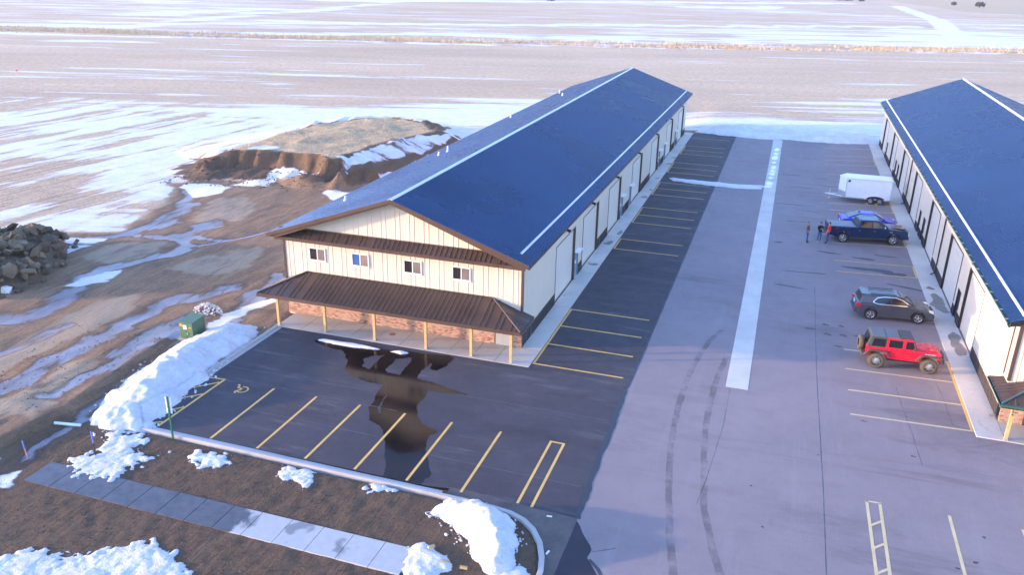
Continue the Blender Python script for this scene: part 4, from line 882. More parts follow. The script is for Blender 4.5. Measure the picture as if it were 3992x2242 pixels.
MB().prism([(gx_-.07, gz_+.045+.07*slope), (gx_+.0, gz_+.13), (gx_+.04, gz_+.125), (gx_+.07, gz_+.045-.07*slope)], 'y', .2, RY1-.3).build('snow_guard', M['ridgecap'], A)
# skirt roof across the gable
bt, bb, by = 5.70, 5.23, -.62; d = Vector((0, by, bb-bt)); Lb = d.length; Vb = d.normalized(); Nb = Vector((0, Vb.z, -Vb.y))
sheets(A, 'skirt_roof_sheet', M['porchroof'], (0, -.02, bt), (1, 0, 0), Vb, Nb, -15.75, .28, const(0), const(Lb), rib=.035)
MB().prism([(-.02, bt-.01), (by+.02, bb-.01), (by+.02, bb-.14), (-.02, bb-.14)], 'x', -15.75, .28).build('skirt_soffit', M['brown'], A)
MB().box(-15.8, .32, by-.03, by+.015, bb-.18, bb+.03).build('skirt_fascia', M['brown'], A)
MB().box(-14.9, -.9, -.06, -.028, bt-.02, bt+.05).build('skirt_flashing', M['brown'], A)
for (x0, x1), l, r in (((-13.78, -12.65), 'pane_dark', 'pane_blind'), ((-10.86, -9.71), 'pane_blue', 'pane_grey'), ((-7.41, -6.25), 'pane_dark', 'pane_blind'), ((-4.31, -3.17), 'pane_dark', 'pane_blind')):
    window(A, x0, x1, 3.76, 4.58, -.03, M[l], M[r])
bricks(A, AX0, -1.66, .03, .72, -.002, 5); bricks(A, -.50, AX1+.02, .03, .72, -.002, 6)
MB().box(-1.62, -.54, -.05, .0, .03, 2.1).build('door_frame', M['brown'], A)
dr = MB().box(-1.58, -.58, -.075, -.05, .05, 2.06); od = dr.build('front_door', M['doorgrey'], A)
for x in (-1.42, -1.0):
    for z0_, z1_ in ((.15, .85), (1.0, 1.75)): MB().box(x, x+.30, -.085, -.076, z0_, z1_).build('door_panel', M['doorgrey'], od)
MB().tube((-1.48, -.13, 1.0), (-1.48, -.07, 1.0), .03).build('door_handle', M['galv'], od)
# porch
def porch(parent, xa, xb, ra, rb, y_w, y_e, zt, ze, side_y, roofm, fasciam, left=True, right=True, hipm=None):
    d = Vector((0, y_e-y_w, ze-zt)); L = d.length; V = -d.normalized(); N = Vector((0, V.z*-1, V.y)); N = Vector((0, -abs(V.z), abs(V.y)))
    def vmax(u): return L*min(1, (u-xa)/(ra-xa) if u < ra else 1, (xb-u)/(xb-rb) if u > rb else 1)
    sheets(parent, 'porch_roof_sheet', roofm, (0, y_e, ze), (1, 0, 0), V, N, xa+.02, xb-.02, const(0), lambda u: max(.02, vmax(u)), rib=.035)
    for on, xe, xr in ((left, xa, ra), (right, xb, rb)):
        if not on: continue
        dd_ = Vector((xr-xe, 0, zt-ze)); L2 = dd_.length; V2 = dd_.normalized(); s = 1 if xr > xe else -1; N2 = Vector((-s*abs(V2.z), 0, abs(V2.x)))
        f = lambda u: max(.02, L2*min((u-y_e)/(y_w-y_e) if u < y_w else 1, (side_y-u)/(side_y-y_w) if u > y_w else 1))
        sheets(parent, 'porch_roof_sheet', roofm, (xe, 0, ze), (0, 1, 0), V2, N2, y_e+.02, side_y-.02, const(0), f, rib=.035)
        MB().tube((xr, y_w-.02, zt+.04), (xe, y_e+.02, ze+.04), .05, .05, 8).build('hip_cap', hipm or roofm, parent)
    me = MB(); e = .02
    me.add([(xa, y_e, ze-e), (xb, y_e, ze-e), (xb, side_y, ze-e), (xa, side_y, ze-e), (ra, y_w, zt-e), (rb, y_w, zt-e)], [(0, 1, 2, 3), (0, 4, 5, 1), (1, 5, 2), (0, 3, 4), (3, 2, 5, 4)]); me.build('porch_deck', M['brown'], parent)
    MB().box(xa, xb, y_e-.03, y_e, ze-.19, ze+.02).build('porch_fascia', fasciam, parent)
    if left: MB().box(xa-.03, xa, y_e-.03, side_y, ze-.19, ze+.02).build('porch_fascia', fasciam, parent)
    if right: MB().box(xb, xb+.03, y_e-.03, side_y, ze-.19, ze+.02).build('porch_fascia', fasciam, parent)
porch(A, -16.2, .62, -14.0, -1.78, -.035, -2.32, 2.92, 2.03, .25, M['porchroof'], M['brown'])
MB().box(-14.0, -1.75, -.055, -.03, 2.90, 2.98).build('porch_flashing', M['brown'], A)
for x in (-14.98, -11.76, -8.46, -5.16, -2.36, .02):
    p = MB().box(x-.075, x+.075, -2.13, -1.98, .075, 1.9).build('porch_post', M['wood'], A)
    MB().box(x-.10, x+.10, -2.155, -1.955, .035, .075).build('post_base', M['galv'], p)
MB().lathe([(0, .04), (.2, .04), (.21, .03)], (-7.86, -.95, 0), 'z', 20).build('floor_cover', simple('rusty_cover', (.30, .15, .09), .8), A)
for x, y, h in ((-14.0, 5.1, .33), (-13.55, 19.8, .33), (-13.3, 21.1, .5), (-14.77, 42.1, .4), (-15.1, 63, .45), (-12.6, 55, .35)):
    z = RZ-slope*abs(x-RX); v = MB().tube((x, y, z-.05), (x, y, z+h), .075, .075, 12).build('vent_pipe', M['white'], A)
    MB().lathe([(.16, .0), (.12, .05), (.08, .12)], (x, y, z+.03), 'z', 14).build('pipe_boot', M['ridgecap'], v)
# keep everything where it was built although the root stands at the base centre
def settle(root):
    inv = Matrix.Translation(root.location).inverted()
    for c in root.children: c.matrix_parent_inverse = inv
settle(A)

# ---- right building ------------------------------------------------
B = empty('right_warehouse_building', (33.45, 38, 0)); B.name = 'long_warehouse_building'; tag(B, 'second cream warehouse at the right edge with green gutters and dark door jambs', 'building')
BX, BY0, BY1 = 25.0, .2, 76.0; BRX, BRZ, BEZ = 33.45, 8.87, 5.42; BEX = 24.45; BEX2 = 42.45; bs = (BRZ-BEZ)/(BRX-BEX)
MB().prism([(BX+.16, -.1), (41.9, -.1), (41.9, 5.3), (BRX, BRZ-.27), (BX+.16, 5.3)], 'y', BY0+.02, BY1).build('wall', M['cream'], B)
sheets(B, 'siding_sheet', M['cream'], (0, BY0-.003, 0), (1, 0, 0), (0, 0, 1), (0, -1, 0), BX, 36.9, const(1.08), lambda u: BRZ-.2-bs*abs(u-BRX))
side_wall(B, BX, -1, BY0, BY1-.02, 5.3, [(8.0, 12.5), (15.25, 19.95), (25.2, 29.7), (36.0, 40.6), (46.6, 51.1), (57.5, 61.7), (67.8, 72.1)], [(13.5, 14.5), (31.1, 32.05), (33.6, 34.55), (52.8, 53.75), (55.2, 56.15), (66.0, 66.9)], 'roofB', 4.05, man=('blackish', False))
for y in (11.3, 27.4, 48.8, 1.5): wall_lamp(B, BX-.03, y, 4.75, -1)
for y in (22.7, 43.9): MB().tube((BX-.07, y, .25), (BX-.07, y, 5.2), .05, .05, 8).tube((BX-.07, y, .27), (BX-.35, y-.08, .12), .05, .05, 8).build('downspout', M['blackish'], B)
MB().box(BX-.045, BX+.10, BY0-.045, BY0+.10, 2.3, 5.3).build('corner_trim', M['brown'], B)
MB().tube((BX-.07, .95, 2.35), (BX-.07, .95, 5.2), .035, .035, 8).build('downspout', M['brown'], B)
MB().prism([(BEX+.02, BEZ-.04), (BRX, BRZ-.045), (BEX2-.02, BEZ-.04), (BEX2-.02, BEZ-.17), (41.9, 5.26), (BRX, BRZ-.27), (BX, 5.26), (BEX+.02, BEZ-.17)], 'y', -.02, 76.5).build('roof_deck', M['brown'], B)
roof_run(B, 'roof_sheet', M['roofB'], BRX, BRZ, BEX-.03, BEZ-bs*.03, -.05, 76.55)
roof_run(B, 'roof_sheet', M['roofB'], BRX, BRZ, BEX2, BEZ, -.05, 76.55)
for a, b in (((BRX, BRZ), (BEX2, BEZ)), ((BEX-.02, BEZ), (BRX, BRZ))):
    for yy in (-.085, 76.55): MB().prism([(a[0], a[1]+.035), (b[0], b[1]+.035), (b[0], b[1]-.22), (a[0], a[1]-.22)], 'y', yy, yy+.035).build('rake_fascia', M['blackish'], B)
gut = MB(); gut.add([(BEX-.02, 0, BEZ-.04), (BEX-.04, 0, BEZ-.14), (BEX-.14, 0, BEZ-.14), (BEX-.17, 0, BEZ-.03), (BEX-.15, 0, BEZ-.03), (BEX-.13, 0, BEZ-.12), (BEX-.05, 0, BEZ-.12)], [])
gp = [(BEX-.02, BEZ-.03), (BEX-.03, BEZ-.15), (BEX-.13, BEZ-.15), (BEX-.17, BEZ-.02), (BEX-.155, BEZ-.02), (BEX-.12, BEZ-.13), (BEX-.04, BEZ-.13), (BEX-.035, BEZ-.03)]
MB().prism(gp, 'y', -.05, 76.5).build('gutter', M['greentrim'], B)
hg = MB().box(-.15, 0, -.012, .012, -.012, .012).mesh('gutter_strap', M['ridgecap'])
for i in range(60):
    o = link('gutter_strap', hg, B); o.location = (BEX-.02, .5+i*1.27, BEZ-.02)
MB().prism([(BRX-.18, BRZ+.045-.18*bs), (BRX, BRZ+.075), (BRX+.18, BRZ+.045-.18*bs), (BRX+.18, BRZ+.025-.18*bs), (BRX, BRZ+.05), (BRX-.18, BRZ+.025-.18*bs)], 'y', -.06, 76.55).build('ridge_cap', M['ridgecap'], B)
gx_ = 25.05; gz_ = BRZ-bs*abs(gx_-BRX)
MB().prism([(gx_+.07, gz_+.045+.07*bs), (gx_-.0, gz_+.13), (gx_-.04, gz_+.125), (gx_-.07, gz_+.045-.07*bs)], 'y', .3, 76.4).build('snow_guard', M['ridgecap'], B)
porch(B, 24.4, 37, 26.7, 36, .16, -1.95, 2.7, 2.0, 1.2, M['porchroof'], M['blackish'], True, False, M['greentrim'])
pg = [(24.40, 2.03), (24.39, 1.92), (24.29, 1.92), (24.25, 2.04), (24.265, 2.04), (24.30, 1.94), (24.38, 1.94), (24.385, 2.03)]
MB().prism(pg, 'y', -2.1, 1.2).build('porch_gutter', M['greentrim'], B)
pgy = [(-1.99, 2.03), (-2.00, 1.92), (-2.10, 1.92), (-2.14, 2.04), (-2.125, 2.04), (-2.09, 1.94), (-2.01, 1.94), (-2.005, 2.03)]
MB().prism(pgy, 'x', 24.26, 37).build('porch_gutter', M['greentrim'], B)
bricks(B, 25.0, 26.05, .045, 1.0, .198, 9)
MB().box(26.05, 26.14, .10, .2, .045, 2.1).build('door_frame', M['brown'], B); MB().box(26.14, 27.2, .14, .2, .045, 2.1).build('front_door', M['blackish'], B)
MB().tube((24.9, .28, .30), (24.9, .28, 1.6), .05, .05, 8).tube((24.9, .28, .30), (24.66, .42, .16), .05, .05, 8).build('downspout', M['blackish'], B)
bp = MB().box(24.92, 25.06, -1.75, -1.61, .085, 1.83).build('porch_post', M['wood'], B)
MB().box(24.89, 25.09, -1.78, -1.58, .045, .085).build('post_base', M['galv'], bp)
MB().box(28.2, 28.34, -1.75, -1.61, .045, 1.83).build('porch_post', M['wood'], B)
def text_mesh(name, body, size, mat, mtx, parent, extrude=.004):
    cu = bpy.data.curves.new(name, 'FONT'); cu.body = body; cu.size = size; cu.extrude = extrude; cu.align_x = 'CENTER'; cu.align_y = 'CENTER'; cu.offset = size*.015
    tmp = bpy.data.objects.new('tmp', cu); COL.objects.link(tmp); bpy.context.view_layer.update()
    me = bpy.data.meshes.new_from_object(tmp.evaluated_get(bpy.context.evaluated_depsgraph_get())); bpy.data.objects.remove(tmp)
    me.materials.clear(); me.materials.append(mat); me.transform(mtx); return link(name, me, parent)
RX90 = Matrix.Rotation(math.radians(90), 4, 'X')
for i, ch in enumerate('804'): text_mesh('house_number', ch, .17, M['digit'], Matrix.Translation((24.99, -1.756, 1.74-.16*i)) @ RX90, bp)
settle(B)
for c in bp.children: c.matrix_parent_inverse = Matrix.Identity(4)
# ------------------------------------------------------------------ vehicles (x forward, origin on the ground under the middle)
def arch(cx, R, z0, n=9):
    """points of a wheel arch from front to rear at sill height z0"""
    zc = R[1]; r = R[0]; a0 = math.asin(max(-1, min(1, (z0-zc)/r)))
    return [(cx+r*math.cos(t), zc+r*math.sin(t)) for t in np.linspace(a0, math.pi-a0, n)]
def wheel(root, x, y, r, w, side, rimm, spokes, tyre='rubber', rr=.62, knob=False, chunky=False):
    c = (x, y, r); hw = w/2
    mb = MB(); mb.lathe([(r*rr, -hw*.85), (r*.86, -hw), (r*.97, -hw*.8), (r, -hw*.5), (r, hw*.5), (r*.97, hw*.8), (r*.86, hw), (r*rr, hw*.85)], c, 'y', 28)
    if knob:
        for i in range(26):
            t = 2*math.pi*i/26
            for s in (-1, 1):
                tt = t+s*.06; p = Vector((x+r*.99*math.cos(tt), y+s*hw*.55, r+r*.99*math.sin(tt))); q = Vector((x+(r+.022)*math.cos(tt), y+s*hw*.55, r+(r+.022)*math.sin(tt)))
                mb.tube(p, q, .045, .035, 5)
    o = mb.build('wheel', M[tyre], root, smooth=True)
    rb = MB(); f = y+side*hw*.55
    rb.lathe([(r*rr, side*hw*.30), (r*rr, side*hw*.92), (r*rr*.93, side*hw*.92), (r*rr*.90, side*hw*.35)], (x, y, r), 'y', 28)
    ro = rb.build('rim', M['alloy'] if not chunky else M['blackish'], o, smooth=True)
    MB().lathe([(0, side*hw*.1), (r*rr*.92, side*hw*.1)], (x, y, r), 'y', 20).build('brake_disc', M['blackish'], o)
    sp = MB(); R = r*rr*.92
    for i in range(spokes):
        t = 2*math.pi*i/spokes+.3; d = Vector((math.cos(t), 0, math.sin(t))); n = Vector((-d.z, 0, d.x)); yy = y+side*hw*.62
        w0, w1 = R*.16, R*(.13 if not chunky else .22)
        a = Vector((x, yy+side*.02, r)); v = []
        for k, ww, off in ((.08, w0, .02), (1.0, w1, -.02)):
            p = Vector((x, yy+side*off, r))+d*R*k
            v += [p+n*ww, p-n*ww, p-n*ww-Vector((0, side*.05, 0)), p+n*ww-Vector((0, side*.05, 0))]
        sp.add(v, [(0, 1, 5, 4), (1, 2, 6, 5), (2, 3, 7, 6), (3, 0, 4, 7), (4, 5, 6, 7)])
    sp.lathe([(0, side*(hw*.62+.035)), (R*.2, side*(hw*.62+.03)), (R*.24, side*hw*.5)], (x, y, r), 'y', 14)
    sp.build('spokes', rimm, o)
    return o
def loft(xb0, xb1, xt0, xt1, wb, wt, z0, z1):
    mb = MB(); mb.add([(xb0, -wb, z0), (xb1, -wb, z0), (xb1, wb, z0), (xb0, wb, z0), (xt0, -wt, z1), (xt1, -wt, z1), (xt1, wt, z1), (xt0, wt, z1)], [(0, 3, 2, 1), (4, 5, 6, 7), (0, 1, 5, 4), (1, 2, 6, 5), (2, 3, 7, 6), (3, 0, 4, 7)]); return mb
def side_poly(name, pts, G, off, mat, parent, thick=.02):
    """pane lying on the sloping side of the greenhouse G=(wb,wt,z0,z1); built on both sides"""
    wb, wt, z0, z1 = G; res = []
    for s in (-1, 1):
        v = []
        for o in (off, off-thick): v += [(x, s*(wb+(wt-wb)*(z-z0)/(z1-z0)+o), z) for x, z in pts]
        n = len(pts); mb = MB(); mb.add(v, [tuple(range(n)), tuple(range(n, 2*n))]+[(i, (i+1) % n, n+(i+1) % n, n+i) for i in range(n)]); res.append(mb.build(name, mat, parent))
    return res
def end_pane(name, xb, xt, wb, wt, z0, z1, v0, v1, k0, k1, off, mat, parent):
    """glass on the front or rear slope; v = fraction of height, k = fraction of width"""
    s = 1 if off > 0 else -1; n = Vector((z1-z0, 0, -(xt-xb))).normalized()*abs(off); 
    if n.x*s < 0: n = -n
    P = lambda v, f: Vector((xb+(xt-xb)*v, f*(wb+(wt-wb)*v), z0+(z1-z0)*v))
    q = [P(v0, -k0), P(v0, k0), P(v1, k1), P(v1, -k1)]; mb = MB(); mb.add([p+n for p in q]+[p-n for p in q], [(0, 1, 2, 3), (4, 5, 6, 7), (0, 1, 5, 4), (1, 2, 6, 5), (2, 3, 7, 6), (3, 0, 4, 7)])
    return mb.build(name, mat, parent)
def door(root, pts, hw, mat, handle, hm):
    for s in (-1, 1):
        y0, y1 = sorted((s*(hw-.01), s*(hw+.007))); d = MB().prism(pts, 'y', y0, y1).build('door', mat, root)
        a, b = sorted((s*(hw+.007), s*(hw+.04))); MB().box(handle[0], handle[0]+.17, a, b, handle[1], handle[1]+.035).build('handle', hm, d)
def mirror(root, x, y, z, mat):
    for s in (-1, 1): MB().box(x-.06, x+.06, *sorted((s*y, s*(y+.20))), z, z+.16).build('wing_mirror', mat, root, bevel=.03)
def lamps(root, kind, x0, x1, y0, y1, z0, z1, mat):
    for s in (-1, 1): MB().box(x0, x1, *sorted((s*y0, s*y1)), z0, z1).build(kind, mat, root, bevel=.02)

# --- grey crossover
def crossover(loc, rz):
    c = empty('parked_crossover', loc, rz); tag(c, 'charcoal grey crossover with silver window trim parked behind the red off-roader', 'car')
    hw = .91; Rw = (.43, .36); wb = 1.43
    prof = [(-2.22, .36), (-2.34, .52), (-2.36, .80), (-2.27, 1.02), (-2.20, 1.10), (-.8, 1.10), (.95, 1.08), (1.15, 1.06), (1.95, .95), (2.28, .82), (2.40, .62), (2.38, .40), (2.25, .28)] + arch(wb, Rw, .28) + arch(-wb, Rw, .28)
    MB().prism(prof, 'y', -hw, hw).build('body', M['suvgrey'], c, bevel=.07)
    G = (.89, .66, 1.04, 1.64); loft(-2.24, 1.22, -1.98, .18, *G[:2], 1.04, 1.64).build('cabin', M['suvgrey'], c, bevel=.10)
    win = [(-1.32, 1.27), (-1.12, 1.47), (-.70, 1.55), (-.05, 1.545), (.40, 1.42), (.80, 1.19), (.82, 1.14), (-1.05, 1.14), (-1.30, 1.2)]
    grow_ = [(-1.40, 1.265), (-1.15, 1.515), (-.70, 1.595), (-.03, 1.59), (.44, 1.455), (.88, 1.17), (.86, 1.10), (-1.06, 1.10), (-1.37, 1.18)]
    side_poly('window_trim', grow_, G, .010, M['chrome'], c); side_poly('window', win, G, .020, M['glass_dark'], c)
    side_poly('pillar', [(-.36, 1.13), (-.28, 1.13), (-.30, 1.56), (-.36, 1.56)], G, .026, M['blackish'], c)
    end_pane('windshield', 1.22, .18, .89, .66, 1.04, 1.64, .10, .93, .88, .9, .05, M['glass_green'], c)
    end_pane('rear_window', -2.24, -1.98, .89, .66, 1.04, 1.64, .22, .86, .85, .85, -.05, M['glass_dark'], c)
    MB().box(-2.12, -1.80, -.62, .62, 1.60, 1.655).build('spoiler', M['suvgrey'], c, bevel=.02)
    for s in (-1, 1): MB().box(-1.55, .0, *sorted((s*.56, s*.60)), 1.67, 1.71).build('roof_rail', M['blackish'], c)
    for i in range(3): MB().box(-1.6, .05, -.30+i*.28, -.27+i*.28, 1.635, 1.652).build('roof_rib', M['suvgrey'], c)
    door(c, [(-.33, .42), (.86, .42), (.90, .7), (.86, 1.07), (-.33, 1.07)], hw, M['suvgrey'], (-.25, .90), M['suvgrey']); door(c, [(-1.0, .62), (-.86, .42), (-.35, .42), (-.35, 1.07), (-1.22, 1.07)], hw, M['suvgrey'], (-1.12, .92), M['suvgrey'])
    MB().box(-1.0, 1.0, -hw-.015, hw+.015, .28, .40).build('sill', M['plastic'], c)
    lamps(c, 'headlight', 1.98, 2.30, .62, .90, .74, .92, M['headlight']); lamps(c, 'tail_light', -2.37, -2.10, .66, .915, .86, 1.06, M['taillight'])
    MB().box(2.36, 2.43, -.55, .55, .45, .78).build('grille', M['blackish'], c); MB().box(-2.42, -2.30, -.8, .8, .42, .62).build('bumper', M['plastic'], c, bevel=.03)
    MB().box(-2.385, -2.355, -.16, .16, .86, .97).build('number_plate', M['label_white'], c); MB().box(-2.375, -2.35, -.3, .3, 1.0, 1.03).build('badge_bar', M['chrome'], c)
    mirror(c, .80, .88, 1.12, M['suvgrey'])
    for x in (wb, -wb):
        for s in (-1, 1): wheel(c, x, s*.80, .36, .24, s, M['alloy'], 5, 'rubber', .64)
    return c
crossover((21.10, 13.02, .0), math.radians(6.0))

# --- red off-roader
def offroader(loc, rz):
    c = empty('red_offroader', loc, rz); tag(c, 'red four-door off-road car with black hardtop, flared arches and spare wheel', 'car')
    hw = .78; Rw = (.56, .47); wb = 1.46; R = .455
    prof = [(-2.02, .66), (-2.05, .9), (-2.05, 1.24), (.62, 1.27), (.75, 1.26), (2.02, 1.17), (2.06, 1.0), (2.06, .78), (1.98, .66)] + arch(wb, Rw, .62) + arch(-wb, Rw, .62)
    MB().prism(prof, 'y', -hw, hw).build('body', M['jeepred'], c, bevel=.03)
    MB().add([(.68, -.74, 1.255), (2.0, -.58, 1.165), (2.0, .58, 1.165), (.68, .74, 1.255), (.80, -.50, 1.36), (1.9, -.40, 1.25), (1.9, .40, 1.25), (.80, .50, 1.36)], [(0, 3, 2, 1), (4, 5, 6, 7), (0, 1, 5, 4), (1, 2, 6, 5), (2, 3, 7, 6), (3, 0, 4, 7)]).build('hood', M['jeepred'], c, bevel=.05)
    MB().box(1.15, 1.5, -.18, .18, 1.27, 1.335).build('hood_scoop', M['jeepred'], c, bevel=.03)
    G = (.775, .70, 1.23, 1.90); loft(-2.05, .70, -1.86, .42, *G).build('cabin_frame', M['jeepred'], c, bevel=.03)
    # hardtop rear section, roof and panels
    MB().add([(-2.08, -.785, 1.25), (-.98, -.785, 1.25), (-.98, .785, 1.25), (-2.08, .785, 1.25), (-1.90, -.715, 1.93), (-.98, -.715, 1.93), (-.98, .715, 1.93), (-1.90, .715, 1.93)], [(0, 3, 2, 1), (4, 5, 6, 7), (0, 1, 5, 4), (1, 2, 6, 5), (2, 3, 7, 6), (3, 0, 4, 7)]).build('hardtop', M['softtop'], c, bevel=.05)
    for x0, x1, m in ((-1.86, -1.06, 'paneltop'), (-1.02, -.30, 'paneltop'), (-.26, .46, 'softtop')): MB().box(x0, x1, -.70, .70, 1.90, 1.955).build('roof_panel', M[m], c, bevel=.025)
    side_poly('window', [(-1.82, 1.34), (-1.08, 1.34), (-1.08, 1.80), (-1.72, 1.80)], (.785, .715, 1.25, 1.93), .012, M['glass_dark'], c)
    side_poly('window', [(-.88, 1.34), (-.12, 1.34), (-.12, 1.80), (-.86, 1.80)], G, .014, M['glass_dark'], c); side_poly('window', [(.06, 1.34), (.58, 1.34), (.42, 1.80), (.06, 1.80)], G, .014, M['glass_dark'], c)
    end_pane('windshield', .70, .42, .775, .70, 1.23, 1.90, .12, .92, .9, .9, .03, M['glass_green'], c); end_pane('rear_window', -2.08, -1.90, .785, .715, 1.25, 1.93, .15, .85, .78, .78, -.03, M['glass_dark'], c)
    door(c, [(.02, .70), (.62, .70), (.66, 1.24), (.02, 1.24)], hw, M['jeepred'], (.08, 1.06), M['blackish']); door(c, [(-.82, .98), (-.62, .70), (-.02, .70), (-.02, 1.24), (-.94, 1.24)], hw, M['jeepred'], (-.86, 1.06), M['blackish'])
    for cx, e in ((wb, .0), (-wb, .0)):
        for s in (-1, 1):
            pr = [(cx-.76, .72), (cx-.52, 1.08), (cx-.40, 1.13), (cx+.40, 1.13), (cx+.56, 1.06), (cx+.72, .74), (cx+.64, .72), (cx+.48, 1.0), (cx+.36, 1.05), (cx-.36, 1.05), (cx-.48, 1.0), (cx-.66, .72)]
            MB().prism(pr, 'y', *sorted((s*(hw-.02), s*(hw+.19)))).build('fender_flare', M['plastic'], c, bevel=.02)
    MB().box(2.06, 2.30, -.70, .70, .62, .84).build('front_bumper', M['plastic'], c, bevel=.04); MB().box(-2.30, -2.04, -.80, .80, .60, .82).build('rear_bumper', M['plastic'], c, bevel=.04)
    MB().tube((2.28, -.28, .84), (2.22, -.28, 1.1), .03).tube((2.28, .28, .84), (2.22, .28, 1.1), .03).tube((2.22, -.28, 1.1), (2.22, .28, 1.1), .03).build('bull_bar', M['plastic'], c)
    MB().box(2.05, 2.09, -.55, .55, .80, 1.14).build('grille', M['jeepred'], c)
    for i in range(7): MB().box(2.085, 2.10, -.27+i*.09-.02, -.27+i*.09+.02, .84, 1.1).build('grille_slot', M['blackish'], c)
    for s in (-1, 1): MB().lathe([(0, .03), (.10, .02), (.11, 0)], (2.08, s*.43, .99), 'x', 16).build('headlight', M['headlight'], c)
    lamps(c, 'turn_signal', 2.0, 2.06, .84, .93, .98, 1.05, M['amber']); lamps(c, 'tail_light', -2.10, -2.04, .62, .76, .94, 1.18, M['taillight'])
    MB().box(-.9, .9, -.80, .80, .52, .62).build('rock_rail', M['blackish'], c)
    mirror(c, .52, .80, 1.30, M['plastic'])
    MB().tube((.72, -.77, 1.24), (.78, -.80, 2.0), .008).build('antenna', M['blackish'], c)
    for s in (-1, 1): MB().box(.95, 1.0, *sorted((s*.62, s*.66)), 1.24, 1.30).build('hood_latch', M['blackish'], c)
    for s, rz_ in ((-1, 0), (1, math.pi)):
        t = text_mesh('hood_lettering', 'RUBICON', .11, M['label_white'], Matrix.Translation((1.45, s*(hw+.004), 1.135)) @ Matrix.Rotation(rz_, 4, 'Z') @ Matrix.Rotation(math.radians(90), 4, 'X') @ Matrix.Scale(1.15, 4, (1, 0, 0)), c)
    for x in (wb, -wb):
        for s in (-1, 1): wheel(c, x, s*.86, R, .33, s, M['alloy'], 8, 'rubberdust', .60, True, True)
    sp = MB(); sp.lathe([(.24, -.13), (.40, -.14), (.435, -.10), (.44, 0), (.435, .08), (.40, .12), (.24, .12)], (-2.30, .05, 1.15), 'x', 28); so = sp.build('spare_wheel', M['rubberdust'], c, smooth=True)
    MB().lathe([(0, -.06), (.25, -.08), (.25, .05)], (-2.30, .05, 1.15), 'x', 20).build('rim', M['blackish'], so)
    MB().box(-2.20, -2.02, -.15, .25, 1.0, 1.3).build('spare_carrier', M['blackish'], c)
    return c
jp = offroader((20.90, 5.56, 0), math.radians(3.3)); jp.scale = (.95, .95, .95)

# --- pickup
def pickup(loc, rz):
    c = empty('pickup_truck', loc, rz); tag(c, 'dark navy crew-cab pickup truck with grey bed cover beside the three people', 'truck')
    hw = 1.0; Rw = (.52, .46); wb = 1.975; R = .41
    prof = [(-3.05, .62), (-3.10, .8), (-3.08, 1.36), (-.98, 1.36), (-.98, 1.28), (1.35, 1.30), (1.55, 1.32), (2.95, 1.24), (3.10, 1.10), (3.12, .70), (3.02, .52), (2.7, .48)] + arch(wb, Rw, .48) + arch(-wb, Rw, .48)
    MB().prism(prof, 'y', -hw, hw).build('body', M['truckblue'], c, bevel=.05)
    MB().box(-2.98, -1.02, -.84, .84, 1.352, 1.385).build('bed_cover', M['tonneau'], c, bevel=.012)
    G = (.97, .76, 1.26, 1.94); loft(-1.02, 1.60, -.72, .72, *G).build('cabin', M['truckblue'], c, bevel=.09)
    side_poly('window', [(-.72, 1.38), (.20, 1.38), (.20, 1.80), (-.58, 1.80)], G, .014, M['glass_dark'], c); side_poly('window', [(.30, 1.36), (1.12, 1.36), (1.02, 1.50), (.62, 1.78), (.30, 1.80)], G, .014, M['glass_green'], c)
    end_pane('windshield', 1.60, .72, .97, .76, 1.26, 1.94, .08, .93, .9, .9, .04, M['glass_green'], c); end_pane('rear_window', -1.02, -.72, .97, .76, 1.26, 1.94, .2, .85, .85, .85, -.04, M['glass_dark'], c)
    door(c, [(.26, .62), (1.28, .62), (1.40, .9), (1.36, 1.30), (.26, 1.30)], hw, M['truckblue'], (.34, 1.10), M['chrome']); door(c, [(-.92, .62), (.22, .62), (.22, 1.30), (-.92, 1.30)], hw, M['truckblue'], (-.82, 1.10), M['chrome'])
    MB().box(1.62, 2.95, -.62, .62, 1.27, 1.335).build('hood_bulge', M['truckblue'], c, bevel=.04)
    for cx in (wb, -wb):
        for s in (-1, 1):
            pts = arch(cx, (.60, .46), .60, 12); q = arch(cx, (.52, .46), .60, 12); MB().prism(pts+q[::-1], 'y', *sorted((s*(hw-.02), s*(hw+.045)))).build('wheel_arch', M['truckblue'], c, bevel=.012)
    MB().box(3.06, 3.20, -.98, .98, .50, .74).build('front_bumper', M['truckblue'], c, bevel=.04); MB().box(-3.26, -3.06, -.95, .95, .55, .74).build('rear_bumper', M['plastic'], c, bevel=.03)
    MB().box(3.10, 3.15, -.62, .62, .78, 1.14).build('grille', M['blackish'], c); MB().box(3.14, 3.165, -.62, .62, .92, .99).build('grille_bar', M['chrome'], c)
    lamps(c, 'headlight', 2.98, 3.14, .64, .99, .86, 1.12, M['headlight']); lamps(c, 'tail_light', -3.12, -3.0, .84, 1.01, .86, 1.26, M['taillight'])
    MB().box(-3.115, -3.07, -.82, .82, .80, 1.30).build('tailgate', M['truckblue'], c, bevel=.02)
    MB().tube((-3.26, 0, .52), (-3.5, 0, .52), .035).build('hitch', M['blackish'], c)
    MB().box(-1.5, 1.5, -1.06, 1.06, .46, .52).build('running_board', M['plastic'], c); mirror(c, 1.18, .97, 1.36, M['chrome'])
    MB().box(1.60, 1.86, -hw-.012, hw+.012, 1.08, 1.13).build('fender_badge', M['chrome'], c)
    text_mesh('bed_badge', '4X4', .15, M['taillight'], Matrix.Translation((-2.55, -hw-.004, 1.20)) @ RX90, c)
    for i in range(4): MB().box(-.62, .62, -.45+i*.3-.01, -.45+i*.3+.01, 1.935, 1.95).build('roof_rib', M['truckblue'], c)
    for x in (wb, -wb):
        for s in (-1, 1): wheel(c, x, s*.87, R, .28, s, M['alloy'], 6, 'rubber', .66)
    return c
pickup((20.50, 30.22, 0), math.radians(10.0))

